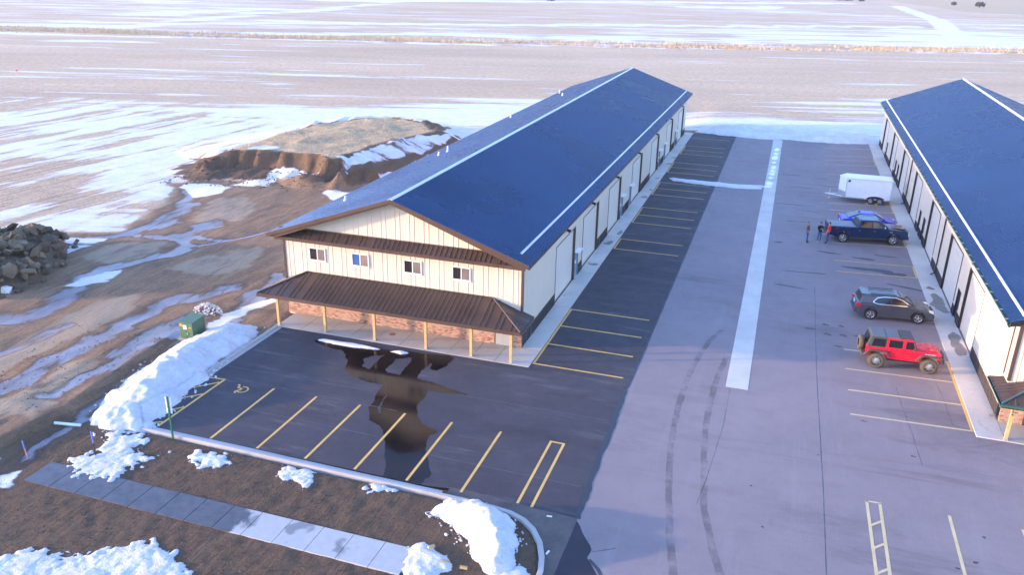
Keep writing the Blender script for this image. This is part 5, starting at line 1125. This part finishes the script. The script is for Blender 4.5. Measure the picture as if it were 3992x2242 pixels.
# --- blue sedan
def sedan(loc, rz):
    c = empty('blue_sedan', loc, rz); tag(c, 'bright blue fastback sedan parked behind the dark pickup truck', 'car')
    hw = .92; Rw = (.39, .33); wb = 1.42
    prof = [(-2.30, .36), (-2.42, .55), (-2.42, .84), (-2.30, .98), (-1.5, 1.0), (.9, .96), (1.2, .95), (2.0, .82), (2.35, .66), (2.44, .45), (2.3, .26)] + arch(wb, Rw, .26) + arch(-wb, Rw, .26)
    MB().prism(prof, 'y', -hw, hw).build('body', M['sedanblue'], c, bevel=.09)
    G = (.86, .58, .93, 1.46); loft(-2.12, 1.25, -.75, .22, *G).build('cabin', M['sedanblue'], c, bevel=.10)
    side_poly('window_trim', [(-1.62, 1.08), (-.85, 1.38), (-.2, 1.42), (.28, 1.36), (.98, 1.0), (-1.45, 1.0)], G, .012, M['chrome'], c); side_poly('window', [(-1.54, 1.08), (-.82, 1.345), (-.2, 1.385), (.26, 1.33), (.86, 1.03), (-1.40, 1.03)], G, .022, M['glass_dark'], c)
    end_pane('windshield', 1.25, .22, .86, .58, .93, 1.46, .10, .92, .88, .9, .05, M['glass_green'], c); end_pane('rear_window', -2.12, -.75, .86, .58, .93, 1.46, .22, .92, .82, .86, -.05, M['glass_green'], c)
    door(c, [(-.05, .38), (1.0, .38), (1.04, .8), (.98, .94), (-.05, .94)], hw, M['sedanblue'], (.02, .80), M['sedanblue']); door(c, [(-.95, .5), (-.85, .38), (-.08, .38), (-.08, .94), (-1.1, .94)], hw, M['sedanblue'], (-.98, .82), M['sedanblue'])
    lamps(c, 'headlight', 2.08, 2.32, .60, .90, .62, .76, M['headlight']); lamps(c, 'tail_light', -2.44, -2.20, .52, .93, .78, .92, M['taillight'])
    MB().box(2.40, 2.46, -.5, .5, .38, .62).build('grille', M['blackish'], c); MB().box(-2.44, -2.40, -.26, .26, .62, .74).build('number_plate', M['label_white'], c)
    MB().box(-1.0, -.82, -.03, .03, 1.42, 1.50).build('roof_fin', M['blackish'], c); mirror(c, .86, .88, .98, M['sedanblue'])
    for x in (wb, -wb):
        for s in (-1, 1): wheel(c, x, s*.82, .33, .22, s, M['alloy'], 10, 'rubber', .66)
    return c
sedan((21.0, 34.1, 0), math.radians(8.0))

# --- enclosed trailer (nose towards -x)
def trailer(loc):
    c = empty('cargo_trailer', loc); tag(c, 'white enclosed cargo trailer with wedge nose and twin axles', 'trailer')
    x0, x1, hw, z0, z1 = -1.95, 2.15, 1.05, .46, 2.34
    foot = [(x1, -hw), (x1, hw), (x0, hw), (x0-.62, 0), (x0, -hw)]
    MB().prism(foot, 'z', z0, z1).build('body', M['white'], c, bevel=.02)
    roof = MB(); cr = .10
    f2 = [(x1+.02, -hw-.015), (x1+.02, hw+.015), (x0, hw+.015), (x0-.65, 0), (x0, -hw-.015)]; f3 = [(x1-.05, -hw+.28), (x1-.05, hw-.28), (x0+.25, hw-.28), (x0-.22, 0), (x0+.25, -hw+.28)]
    roof.add([(x, y, z1) for x, y in f2]+[(x, y, z1+.06) for x, y in f2]+[(x, y, z1+cr+.03) for x, y in f3], [tuple(range(5))]+[(i, (i+1) % 5, 5+(i+1) % 5, 5+i) for i in range(5)]+[(5+i, 5+(i+1) % 5, 10+(i+1) % 5, 10+i) for i in range(5)]+[(10, 11, 12, 13, 14)]); roof.build('roof', M['white'], c)
    for s in (-1, 1):
        y0, y1 = sorted((s*(hw+.002), s*(hw+.022))); MB().box(x0, x1, y0, y1, z1-.03, z1+.005).build('roof_trim', M['galv'], c); MB().box(x0-.01, x0+.04, y0, y1, z0, z1-.03).build('corner_trim', M['galv'], c); MB().box(x1-.05, x1, y0, y1, z0, z1-.03).build('corner_trim', M['galv'], c); MB().box(x0, x1, y0, y1, z0, z0+.09).build('bottom_rail', M['galv'], c)
        q = [(-.0-.10+.0, z0-.0)]
        ar = [(.82+.88*math.cos(t), .46+.36*math.sin(t)) for t in np.linspace(0, math.pi, 13)]; MB().prism(ar, 'y', *sorted((s*(hw+.004), s*(hw+.012)))).build('wheel_well', M['blackish'], c)
        ring = ar+[(.82+.98*math.cos(t), .46+.44*math.sin(t)) for t in np.linspace(math.pi, 0, 13)]; MB().prism(ring, 'y', *sorted((s*(hw+.0), s*(hw+.10)))).build('fender', M['white'], c)
        for x in (.40, 1.25): wheel(c, x, s*(hw-.02), .33, .20, s, M['alloy'], 5, 'rubber', .60)
        MB().lathe([(0, s*.02), (.11, s*.02), (.12, 0)], (x0+.22, s*(hw+.003), z1-.22), 'y', 18).build('round_vent', M['blackish'], c)
        MB().box(x1-.12, x1-.08, *sorted((s*(hw+.022), s*(hw+.035))), z0+.35, z0+.41).build('marker_light', M['taillight'], c)
    nose = MB()
    for s in (-1, 1):
        a = (x0+.0, s*(hw+.006)); b = (x0-.625, s*.006); nose.add([(a[0]-.012, a[1], z0), (b[0]-.012, b[1], z0), (b[0]-.012, b[1], z0+.55), (a[0]-.012, a[1], z0+.55)], [(0, 1, 2, 3)])
    nose.build('stone_guard', M['galv'], c)
    MB().box(x1, x1+.03, -hw+.06, hw-.06, z0+.05, z1-.1).build('rear_door', M['white'], c)
    tg = MB(); tip = (-3.75, 0, .48)
    for s in (-1, 1): tg.tube((x0+.2, s*.75, .46), (-3.55, s*.05, .48), .05, .05, 6)
    tg.tube((-3.6, 0, .48), tip, .06, .05, 8); tg.build('tongue', M['white'], c)
    MB().tube((-3.30, 0, .10), (-3.30, 0, .95), .04, .04, 10).box(-3.38, -3.22, -.04, .04, .62, .74).tube((-3.30, 0, .93), (-3.30, -.22, .93), .015).build('jack', M['galv'], c)
    MB().lathe([(0, .03), (.16, .03), (.18, .0)], (-3.30, 0, .02), 'z', 18).build('jack_pad', M['jackfoot'], c)
    for x in (.0, .86): MB().prism([(x, .012), (x+.22, .012), (x+.2, .14)], 'y', -hw-.1, -hw+.12).build('wheel_chock', M['jackfoot'], c)
    return c
trailer((21.35, 44.0, 0))

# ------------------------------------------------------------------ people
def person(loc, rz, name_label, top, legs, hair, shoe, h=1.78, arms='down', cap=None, stance=.11, hem=.50, sleeves='long'):
    root = empty('person', loc, rz); tag(root, name_label, 'person', 'three people talking by the pickup truck')
    S = h/1.78
    V = []; E = []; R = []
    def j(p, r, par=None):
        V.append((p[0]*S, p[1]*S, p[2]*S)); R.append((r[0]*S, r[1]*S) if isinstance(r, tuple) else (r*S, r*S)); i = len(V)-1
        if par is not None: E.append((par, i))
        return i
    pel = j((0, 0, .95), (.15, .105)); ab = j((.0, 0, 1.10), (.15, .105), pel); ch = j((.0, 0, 1.30), (.175, .115), ab); nk0 = j((-.01, 0, 1.47), (.075, .07), ch); nk = j((.0, 0, 1.54), (.055, .055), nk0)
    h0 = j((.015, 0, 1.60), (.075, .085), nk); h1 = j((.02, 0, 1.68), (.085, .10), h0); h2 = j((.01, 0, 1.745), (.06, .07), h1)
    kinds = {}
    for s in (-1, 1):
        hp = j((0, s*.09, .90), (.095, .095), pel); kn = j((.02 if s > 0 else .05, s*(.09+stance*.3), .50), (.066, .066), hp); an = j((-.02 if s > 0 else .03, s*(.09+stance*.6), .09), (.046, .046), kn)
        hl = j((.03 if s > 0 else .08, s*(.095+stance*.65), .045), (.045, .04), an); j((.15 if s > 0 else .20, s*(.105+stance*.8), .035), (.042, .032), hl)
        sh = j((-.01, s*.185, 1.42), (.068, .068), ch)
        if arms == 'folded':
            el = j((.03, s*.25, 1.15), (.052, .052), sh); wr = j((.20, s*.02, 1.20), (.038, .038), el); j((.20, -s*.07, 1.22), (.036, .028), wr)
        elif arms == 'hip' and s < 0:
            el = j((-.06, s*.30, 1.16), (.050, .050), sh); wr = j((.08, s*.22, .98), (.036, .036), el); j((.12, s*.19, .93), (.036, .026), wr)
        else:
            el = j((-.03, s*.25, 1.15), (.050, .050), sh); wr = j((.06, s*.255, .93), (.036, .036), el); j((.09, s*.25, .84), (.036, .024), wr)
    me = bpy.data.meshes.new('body'); me.from_pydata(V, E, []); o = bpy.data.objects.new('body', me); COL.objects.link(o)
    sk = o.modifiers.new('skin', 'SKIN'); o.modifiers.new('sub', 'SUBSURF').levels = 2; o.modifiers['sub'].render_levels = 2
    if not me.skin_vertices: me.attributes.update()
    if not len(me.skin_vertices):
        bpy.context.view_layer.objects.active = o
        with bpy.context.temp_override(object=o, active_object=o): bpy.ops.mesh.customdata_skin_add()
    for i, d in enumerate(me.skin_vertices[0].data): d.radius = R[i]; d.use_root = (i == 0)
    bpy.context.view_layer.update()
    m2 = bpy.data.meshes.new_from_object(o.evaluated_get(bpy.context.evaluated_depsgraph_get())); bpy.data.objects.remove(o)
    # fingers: five tapered, bent chains joined into the same mesh
    bm = bmesh.new(); bm.from_mesh(m2)
    hands = [V[i] for i in range(len(V)) if R[i][1] in (.028*S, .026*S, .024*S)]
    for hp_ in hands:
        d0 = Vector((.05, 0, -.05)) if arms != 'folded' else Vector((.0, -.07 if hp_[1] < 0 else .07, .01))
        for k, (off, L) in enumerate(((-.030, .072), (-.010, .082), (.010, .078), (.028, .060), (.036, .05))):
            b = Vector(hp_)+Vector((off*.8 if arms != 'folded' else 0, 0, off if arms == 'folded' else 0)); d = d0.normalized(); 
            if k == 4: d = (d+Vector((.9, 0, .2))).normalized(); b = b-d0*.5
            p1 = b+d*L*.55; p2 = p1+(d+Vector((-.25, 0, -.25))).normalized()*L*.5
            for p, q, r0, r1 in ((b, p1, .010, .009), (p1, p2, .009, .006)):
                t = MB().tube(p, q, r0*S, r1*S, 6); vv = [bm.verts.new(x) for x in t.v]
                for f in t.f: bm.faces.new([vv[i] for i in f])
    # nose and ears
    for c, r in (((.115, 0, 1.655), (.022, .016, .028)), ((.02, .088, 1.66), (.022, .012, .034)), ((.02, -.088, 1.66), (.022, .012, .034))):
        g = bmesh.ops.create_icosphere(bm, subdivisions=1, radius=1)
        for v in g['verts']: v.co = Vector((c[0]+v.co.x*r[0], c[1]+v.co.y*r[1], c[2]+v.co.z*r[2]))*S
    bm.to_mesh(m2); bm.free()
    m2.materials.clear()
    for m in (M['skin'], M[top], M[legs], M[shoe]): m2.materials.append(m)
    idx = []
    for p in m2.polygons:
        c = p.center/S; armx = abs(c.y) > .215 and c.z < 1.40 and c.z > .78
        if c.z < .085: k = 3
        elif c.z > 1.50: k = 0
        elif arms == 'folded' and c.x > .14 and 1.1 < c.z < 1.3 and abs(c.y) < .12: k = 0 if c.x > .175 else 1
        elif armx and c.z < .93: k = 0
        elif armx and sleeves == 'short' and c.z < 1.20: k = 0
        elif arms == 'hip' and c.y < -.13 and .88 < c.z < 1.15 and c.x > .0: k = 0
        elif c.z < .90+(.02 if hem else 0) and not (armx and c.z > .93): k = 2
        else: k = 1
        idx.append(k)
    m2.polygons.foreach_set('material_index', idx); m2.polygons.foreach_set('use_smooth', [True]*len(idx))
    body = link('body', m2, root)
    hb = bmesh.new(); bmesh.ops.create_uvsphere(hb, u_segments=18, v_segments=12, radius=1)
    for v in hb.verts: v.co = Vector((-.005+v.co.x*.108, v.co.y*.094, 1.695+v.co.z*.082))*S
    bmesh.ops.delete(hb, geom=[v for v in hb.verts if v.co.z < (1.675+.55*max(0, v.co.x/S))*S and v.co.x > -.02*S or v.co.z < 1.62*S], context='VERTS')
    hm = bpy.data.meshes.new('hair'); hb.to_mesh(hm); hb.free(); hm.polygons.foreach_set('use_smooth', [True]*len(hm.polygons)); hm.materials.append(M[hair]); link('hair' if not cap else 'cap', hm, root)
    if cap: MB().add([(.07*S, -.075*S, 1.70*S), (.19*S, -.05*S, 1.685*S), (.19*S, .05*S, 1.685*S), (.07*S, .075*S, 1.70*S), (.07*S, -.075*S, 1.715*S), (.19*S, -.05*S, 1.697*S), (.19*S, .05*S, 1.697*S), (.07*S, .075*S, 1.715*S)], [(0, 1, 2, 3), (4, 5, 6, 7), (0, 1, 5, 4), (1, 2, 6, 5), (2, 3, 7, 6), (3, 0, 4, 7)]).build('cap_brim', M[hair], root)
    # eyes and mouth
    ey = MB()
    for s in (-1, 1): ey.box(.096*S, .104*S, (s*.035-.012)*S, (s*.035+.012)*S, 1.672*S, 1.682*S)
    ey.build('eyes', M['blackish'], root)
    MB().box(.094*S, .103*S, -.022*S, .022*S, 1.612*S, 1.620*S).build('mouth', M['maroon'], root)
    return root
person((15.9, 27.86, .002), math.radians(-8), 'man in brown jacket and blue jeans, leftmost of the three standing', 'maroon', 'jeans', 'hairgrey', 'shoe', 1.78, 'hip')
person((16.87, 28.40, .002), math.radians(-62), 'person in black hoodie and cap with folded arms, middle of the three', 'hoodie', 'jeans2', 'hoodie', 'shoewhite', 1.70, 'folded', cap=True)
person((17.52, 28.22, .002), math.radians(160), 'man in red polo shirt standing at the tail of the pickup truck', 'redshirt', 'jeans', 'hair', 'shoe', 1.82, 'down', sleeves='short')
# ------------------------------------------------------------------ yard things
def hull_rock(seed, flat=.55, n=14):
    r = random.Random(seed); bm = bmesh.new()
    for _ in range(n):
        v = Vector((r.gauss(0, 1), r.gauss(0, 1), r.gauss(0, 1))).normalized()*r.uniform(.8, 1.05); bm.verts.new((v.x, v.y*r.uniform(.7, .9), v.z*flat))
    res = bmesh.ops.convex_hull(bm, input=bm.verts); bmesh.ops.delete(bm, geom=[e for e in res['geom_interior'] if isinstance(e, bmesh.types.BMVert)], context='VERTS')
    bmesh.ops.recalc_face_normals(bm, faces=bm.faces); return bm
rock_meshes = []
for i in range(10):
    bm = hull_rock(100+i, (.45, .6, .75)[i % 3], 11+i % 5); me = bpy.data.meshes.new('rock'); bm.to_mesh(me); bm.free(); me.materials.append(M['rock']); rock_meshes.append(me)
RP = [(-33.7, -2.6), (-35.3, 1.0), (-36.9, 3.6), (-38.6, 6.0), (-40.3, 6.6), (-43.0, 5.0), (-46, 1), (-47, -4), (-43, -7.5), (-38, -6.8), (-34.6, -5)]
def rp_h(x, y):
    d = sdf(np.atleast_1d(float(x)), np.atleast_1d(float(y)), RP)[0]; t = max(0, min(1, d/3.4)); return 2.0*t*(2-t)*.9
pile = empty('rock_pile', (-40, 0, 0)); tag(pile, 'pile of broken brown quarry rocks at the left edge of the yard', 'rock pile')
xs_, ys_ = np.meshgrid(np.arange(-47.5, -33, .5), np.arange(-8, 7.5, .5)); psh = xs_.shape; xs_ = xs_.ravel(); ys_ = ys_.ravel(); pd = sdf(xs_, ys_, RP); pt = np.clip(pd/3.4, 0, 1)
o = link('rubble_core', grid_mesh('rubble_core', xs_, ys_, np.where(pd > 0, 1.7*pt*(2-pt)-.42, -.2), psh, pd > -.3), pile, M['rock'])
rr_ = random.Random(11); n = 0; tries = 0
while n < 298 and tries < 5000:
    tries += 1; x = rr_.uniform(-43.5, -33.2); y = rr_.uniform(-6, 7); d = sdf(np.array([x]), np.array([y]), RP)[0]
    if d < -.35: continue
    s = rr_.choice((.22, .30, .38, .46, .56, .68, .85))*(1 if d > .6 else .6)*rr_.uniform(.8, 1.1)
    q = link('rock', rr_.choice(rock_meshes), pile); q.location = (x, y, rp_h(x, y)+rr_.uniform(-.05, .22)); q.rotation_euler = (rr_.uniform(-.7, .7), rr_.uniform(-.7, .7), rr_.uniform(0, 6.28)); q.scale = (s, s*rr_.uniform(.7, 1), s*rr_.uniform(.8, 1.1)); n += 1
settle(pile)
q = link('boulder', hull_rock(333, .8, 16) and rock_meshes[2].copy(), None); q.data.materials[0] = M['whitestone']; q.location = (-34.6, -3.9, .25); q.scale = (.55, .5, .45); tag(q, 'single pale boulder at the near foot of the rock pile', 'boulder')

def stones(name, cx, cy, rx, ry, H, n, s0, s1, mat, seed, flat=0):
    r = random.Random(seed); bmall = MB()
    protos = [hull_rock(500+k, .7, 9) for k in range(4)]; data = [([v.co.copy() for v in b.verts], [[v.index for v in f.verts] for f in b.faces]) for b in protos if b.verts.index_update() is None]
    for k in range(n):
        a = r.uniform(0, 6.28); q_ = math.sqrt(r.random()); x = cx+rx*q_*math.cos(a); y = cy+ry*q_*math.sin(a); z = H*(1-q_**1.5)+ground_z(x, y)[0]+.03
        s = r.uniform(s0, s1); R = Matrix.Rotation(r.uniform(0, 6), 3, 'Z') @ Matrix.Rotation(r.uniform(-1, 1), 3, 'X'); vv, ff = r.choice(data)
        bmall.add([Vector((x, y, z))+R @ v*s for v in vv], ff)
    return bmall
sp = empty('white_stone_pile', (-20.4, -1.7, 0)); tag(sp, 'small heap of white broken stones in the mud behind the green cabinet', 'stone pile')
o = stones('stones', -20.45, -1.7, 1.05, .6, .5, 210, .06, .12, 'whitestone', 5).build('stones', M['whitestone'], sp, kind='stuff'); settle(sp)
# soil clods on the verges
cl = MB(); r = random.Random(3)
for poly, n_, s0, s1 in (([(-18, -15.3), (1.5, -15.3), (1.0, -18.5), (-18, -18.5)], 4200, .012, .05), ([(-17, -20.3), (2, -20.3), (3, -26), (-14, -26)], 5200, .012, .055), ([(-26, -6), (-20, -6), (-19.2, -16), (-26, -16)], 500, .02, .08), ([(-46, 24), (-28, 27), (-27, 32), (-46, 32)], 700, .05, .22), ([(1, -15.5), (6, -16), (6, -19), (1, -19)], 200, .02, .06)):
    xs0 = [p[0] for p in poly]; ys0 = [p[1] for p in poly]; px = np.array([r.uniform(min(xs0), max(xs0)) for _ in range(n_)]); py = np.array([r.uniform(min(ys0), max(ys0)) for _ in range(n_)]); ok = sdf(px, py, poly) > 0; gz = ground_z(px, py)
    for x, y, z, k in zip(px, py, gz, ok):
        if not k: continue
        s = r.uniform(s0, s1)*r.uniform(.5, 1); a = r.uniform(0, 6.28); v = []
        for dx, dy, dz in ((1, 0, 0), (-.4, .9, 0), (-.6, -.8, 0), (.1, .1, .9), (.0, -.1, -.6)): v.append((x+s*(dx*math.cos(a)-dy*math.sin(a))*r.uniform(.7, 1.2), y+s*(dx*math.sin(a)+dy*math.cos(a)), z+s*dz*.8))
        cl.add(v, [(0, 1, 3), (1, 2, 3), (2, 0, 3), (1, 0, 4), (2, 1, 4), (0, 2, 4)])
cl.build('soil_clods', M['clod'], None, label='crumbly brown soil clods scattered over the bare ground', cat='soil', kind='stuff')

# green transformer cabinet
t_ = empty('transformer_cabinet', (-18.68, -5.35, 0)); tag(t_, 'green electrical transformer cabinet on a pad behind the snow bank', 'cabinet')
x0, x1, y0, y1 = -19.12, -18.22, -5.95, -4.8
MB().box(x0-.12, x1+.1, y0-.15, y1+.1, -.1, .16).build('pad', simple('mossy_pad', (.30, .31, .22), .8), t_)
MB().box(x0, x1, y0, y1, .16, 1.14).build('cabinet_body', M['cabinet'], t_, bevel=.015)
MB().add([(x0-.03, y0-.04, 1.14), (x1+.03, y0-.04, 1.14), (x1+.03, y1+.03, 1.14), (x0-.03, y1+.03, 1.14), (x0-.03, y0-.04, 1.18), (x1+.03, y0-.04, 1.18), (x1+.03, y1+.03, 1.30), (x0-.03, y1+.03, 1.30)], [(0, 3, 2, 1), (4, 5, 6, 7), (0, 1, 5, 4), (1, 2, 6, 5), (2, 3, 7, 6), (3, 0, 4, 7)]).build('lid', M['cabinet'], t_)
MB().box(x0+.26, x0+.50, y0-.012, y0-.002, .74, 1.0).build('white_label', M['label_white'], t_); MB().box(x0+.04, x0+.22, y0-.012, y0-.002, .90, 1.06).build('warning_label', M['label_orange'], t_); MB().box(x1-.24, x1-.08, y0-.012, y0-.002, .84, .89).build('number_label', M['jackfoot'], t_)
MB().box(x0+.44, x0+.47, y0-.012, y0-.002, .2, .7).build('door_gap', M['pole'], t_); MB().box(x0+.50, x0+.56, y0-.05, y0-.002, .42, .54).build('padlock', M['galv'], t_)
settle(t_)
# accessible parking sign, seen from behind
s_ = empty('sign_post', (-12.19, -15.16, 0)); tag(s_, 'green metal signpost with blank white sign back behind the front kerb', 'sign')
MB().box(-12.23, -12.15, -15.185, -15.155, 0, 2.25).box(-12.23, -12.215, -15.155, -15.13, 0, 2.25).box(-12.165, -12.15, -15.155, -15.13, 0, 2.25).build('post', M['pole'], s_)
MB().box(-12.35, -12.03, -15.125, -15.118, 1.72, 2.20).build('sign_plate', M['white'], s_, bevel=.003); MB().box(-12.35, -12.03, -15.125, -15.118, 1.36, 1.68).build('sign_plate', M['white'], s_, bevel=.003)
for z in (1.45, 1.6, 1.85, 2.1): MB().tube((-12.19, -15.19, z), (-12.19, -15.11, z), .012).build('bolt', M['galv'], s_)
settle(s_)
z_ = ground_z(-17.6, -15.8)[0]
MB().tube((-18.33, -15.97, z_+.10), (-17.0, -15.69, z_+.07), .075, .075, 16, caps=False).tube((-18.33, -15.97, z_+.10), (-17.0, -15.69, z_+.07), .062, .062, 16, caps=False).build('plastic_pipe', M['pipe'], None, label='pale plastic pipe lying in the mud left of the snow bank', cat='pipe')
def stake(x, y, h, lean, mtop, mbot, label, flag=None):
    z = ground_z(x, y)[0]; root = empty('survey_stake', (x, y, z)); tag(root, label, 'stake'); tx, ty = lean
    MB().box(-.025, .025, -.012, .012, -.1, 0).tube((0, 0, -.1), (tx*.55, ty*.55, h*.55), .022, .022, 6).build('stake_foot', mbot, root); MB().tube((tx*.55, ty*.55, h*.55), (tx, ty, h), .026, .026, 6).build('stake_top', mtop, root)
    return root
stake(-17.07, -18.7, .85, (-.18, .05), M['stakeblue'], M['stakepink'], 'pink survey stake with blue tip leaning in the dirt at lower left')
stake(-14.28, -17.64, 1.25, (-.12, .06), M['stakeblue'], M['blackish'], 'dark survey stake with bright blue top standing at the snow edge')
f = empty('marker_flag', (-128.8, 83.4, ground_z(-128.8, 83.4)[0])); tag(f, 'tiny red marker flag far out in the left field', 'flag')
MB().tube((0, 0, 0), (0, 0, .8), .02).build('flag_pole', M['galv'], f); MB().box(0, .55, -.02, .02, .45, .8).build('flag_cloth', M['redshirt'], f)
for i, (x, y, rz, lab) in enumerate(((2.35, -18.55, .9, 'brown wood block lying on the rounded snow patch'), (3.1, -18.95, .4, 'small wood offcut at the edge of the rounded snow patch'), (3.85, -19.05, .2, 'pale wood stub between two snow patches at the bottom edge'))):
    b = MB().box(-.14, .14, -.05, .05, 0, .09).build('wood_block', M['wood'], None, bevel=.008, label=lab, cat='wood block'); b.location = (x, y, ground_z(x, y)[0]+.22 if i == 0 else ground_z(x, y)[0]+.06); b.rotation_euler = (0, .1, rz)
for x, y, rz, lab in ((5.95, -14.88, .0, 'white paper scrap on the dirty gutter by the dark lot'), (6.5, -17.05, 1.3, 'white scrap against the outer face of the curved kerb')):
    b = MB().add([(-.12, -.035, .0), (.12, -.03, .02), (.10, .04, .03), (-.11, .035, .01), (-.12, -.035, .012), (.12, -.03, .032), (.10, .04, .042), (-.11, .035, .022)], [(0, 3, 2, 1), (4, 5, 6, 7), (0, 1, 5, 4), (1, 2, 6, 5), (2, 3, 7, 6), (3, 0, 4, 7)]).build('paper_scrap', M['label_white'], None, label=lab, cat='litter'); b.location = (x, y, .015); b.rotation_euler = (0, 0, rz)
cm = MB(); pts = [(1.45+.22*math.cos(t)+.10*math.sin(t), -16.45+.16*math.sin(t), ground_z(1.45, -16.4)[0]+.10+.03*math.sin(2*t)) for t in np.linspace(0, 5.6, 22)]
for a, b in zip(pts[:-1], pts[1:]): cm.tube(a, b, .014, .014, 6)
cm.build('cord_loop', M['label_white'], None, label='loop of white cord on the dirt beside the dirty snow heap', cat='cord')
# ------------------------------------------------------------------ dry grass, far bushes
def blades(name, pts, h0, h1, w, mat, label, seed):
    r = np.random.RandomState(seed); n = len(pts); a = r.uniform(0, 6.28, n); h = r.uniform(h0, h1, n); ww = w*r.uniform(.6, 1.3, n); z = ground_z(pts[:, 0], pts[:, 1])-.03; lx = r.normal(0, .22, n)*h; ly = r.normal(0, .22, n)*h
    v = np.zeros((n, 3, 3)); v[:, 0] = np.stack([pts[:, 0]-np.cos(a)*ww, pts[:, 1]-np.sin(a)*ww, z], 1); v[:, 1] = np.stack([pts[:, 0]+np.cos(a)*ww, pts[:, 1]+np.sin(a)*ww, z], 1); v[:, 2] = np.stack([pts[:, 0]+lx, pts[:, 1]+ly, z+h], 1)
    me = bpy.data.meshes.new(name); me.vertices.add(n*3); me.vertices.foreach_set('co', v.ravel().astype(np.float32)); me.loops.add(n*3); me.loops.foreach_set('vertex_index', np.arange(n*3, dtype=np.int32)); me.polygons.add(n)
    me.polygons.foreach_set('loop_start', np.arange(0, n*3, 3, dtype=np.int32)); me.polygons.foreach_set('loop_total', np.full(n, 3, np.int32)); me.update(calc_edges=True)
    return tag(link(name, me, None, mat), label, 'grass', None, 'stuff')
R_ = np.random.RandomState(4)
def along(path, n, spread):
    seg = np.array([math.dist(a, b) for a, b in zip(path[:-1], path[1:])]); cum = np.r_[0, np.cumsum(seg)]; t = R_.uniform(0, cum[-1], n)
    x = np.interp(t, cum, [p[0] for p in path]); y = np.interp(t, cum, [p[1] for p in path]); o_ = R_.normal(0, 1, n)*spread*(.6+.8*vnoise(t*.08, t*0, 3)); return np.stack([x-o_*.3, y+o_], 1)
pp = along(DITCH, 42000, 4.0); keep = fbm(pp[:, 0]*.06, pp[:, 1]*.06, 3, 77) > .30; blades('ditch_grass', pp[keep], .25, .95, .10, M['strawblade'], 'strip of tall dry straw-coloured grass along the far ditch', 1)
hp_ = np.stack([R_.uniform(-48, -26, 9000), R_.uniform(26, 58, 9000)], 1); _, hi_, df_ = hill_h(hp_[:, 0], hp_[:, 1]); sn_ = np.zeros(len(hp_))
for q_ in HS[:3]: sn_ = np.maximum(sn_, sdf(hp_[:, 0], hp_[:, 1], q_))
hp_ = hp_[hi_ & (df_ > .1) & (sn_ <= 0)]; blades('hill_grass', hp_, .06, .24, .03, M['strawblade'], 'dry tan grass on top of the cut earth mound', 2)
vp = np.stack([R_.uniform(-17, 6, 2600), R_.uniform(-26, -15.4, 2600)], 1); kk = (fbm(vp[:, 0]*.5, vp[:, 1]*.5, 3, 91) > .56) & ((vp[:, 1] > -18.4) | (vp[:, 1] < -20.4)); blades('verge_grass', vp[kk], .04, .13, .012, M['strawdark'], 'sparse dead grass tufts on the brown front verge', 3)
def bush(x, y, w, h, label, seed):
    z = ground_z(x, y)[0]; root = empty('evergreen_bush', (x, y, z)); tag(root, label, 'bush', 'dark evergreen bushes far out on the plain'); r = random.Random(seed); m = MB()
    for k in range(420):
        a = r.uniform(0, 6.28); el = math.asin(r.uniform(-.55, 1)); q_ = r.uniform(.55, 1.0)*(1+.18*math.sin(3*a+seed)); c = Vector((w/2*q_*math.cos(a)*math.cos(el), w/2*q_*math.sin(a)*math.cos(el), h*.48+h*.5*q_*math.sin(el)))
        s = w*.09*r.uniform(.6, 1.3); ax = Vector((r.gauss(0, 1), r.gauss(0, 1), r.gauss(0, 1))).normalized(); b = ax.orthogonal().normalized(); m.add([c+ax*s, c-ax*s*.6+b*s*.7, c-ax*s*.6-b*s*.7], [(0, 1, 2)])
    m.build('crown', M['bushleaf'], root); MB().tube((0, 0, -.3), (0, 0, h*.5), w*.05, w*.02, 8).build('trunk', M['bark'], root)
for i, (x, y, w, h, lab) in enumerate(((118.9, 668, 3.8, 3.0, 'smaller of two dark round bushes on the tan slope at upper right'), (132.2, 646, 6.2, 3.9, 'larger of two dark round bushes on the tan slope at upper right'), (58.5, 719, 4.5, 2.4, 'dark bush at the top edge left of the snowy track'), (48.9, 742, 9, 3, 'wide dark bush on the top edge right of centre'), (42.2, 745, 8, 3, 'low dark bush on the top edge beside the wide bush'), (-149.6, 534, 5, 2.0, 'tiny dark bush on the top edge near the picture centre'))): bush(x, y, w, h, lab, i)
# ------------------------------------------------------------------ haze
hz = NT('thin_haze'); hz.n.remove(hz.b); ho = hz.n['Material Output']; pv_ = hz.n.new('ShaderNodeVolumePrincipled')
pv_.inputs['Color'].default_value = (.92, .93, 1.0, 1); pv_.inputs['Density'].default_value = .00014; pv_.inputs['Anisotropy'].default_value = .25
hz.l.new(pv_.outputs[0], ho.inputs['Volume'])
hb_ = MB().box(-3700, 3700, -480, 6050, float(Z.min())-1.2, max(24.0, float(Z.max())+1.5)).build('haze', hz.mat, None, kind='stuff', label='thin pale winter haze over the whole plain', cat='haze')
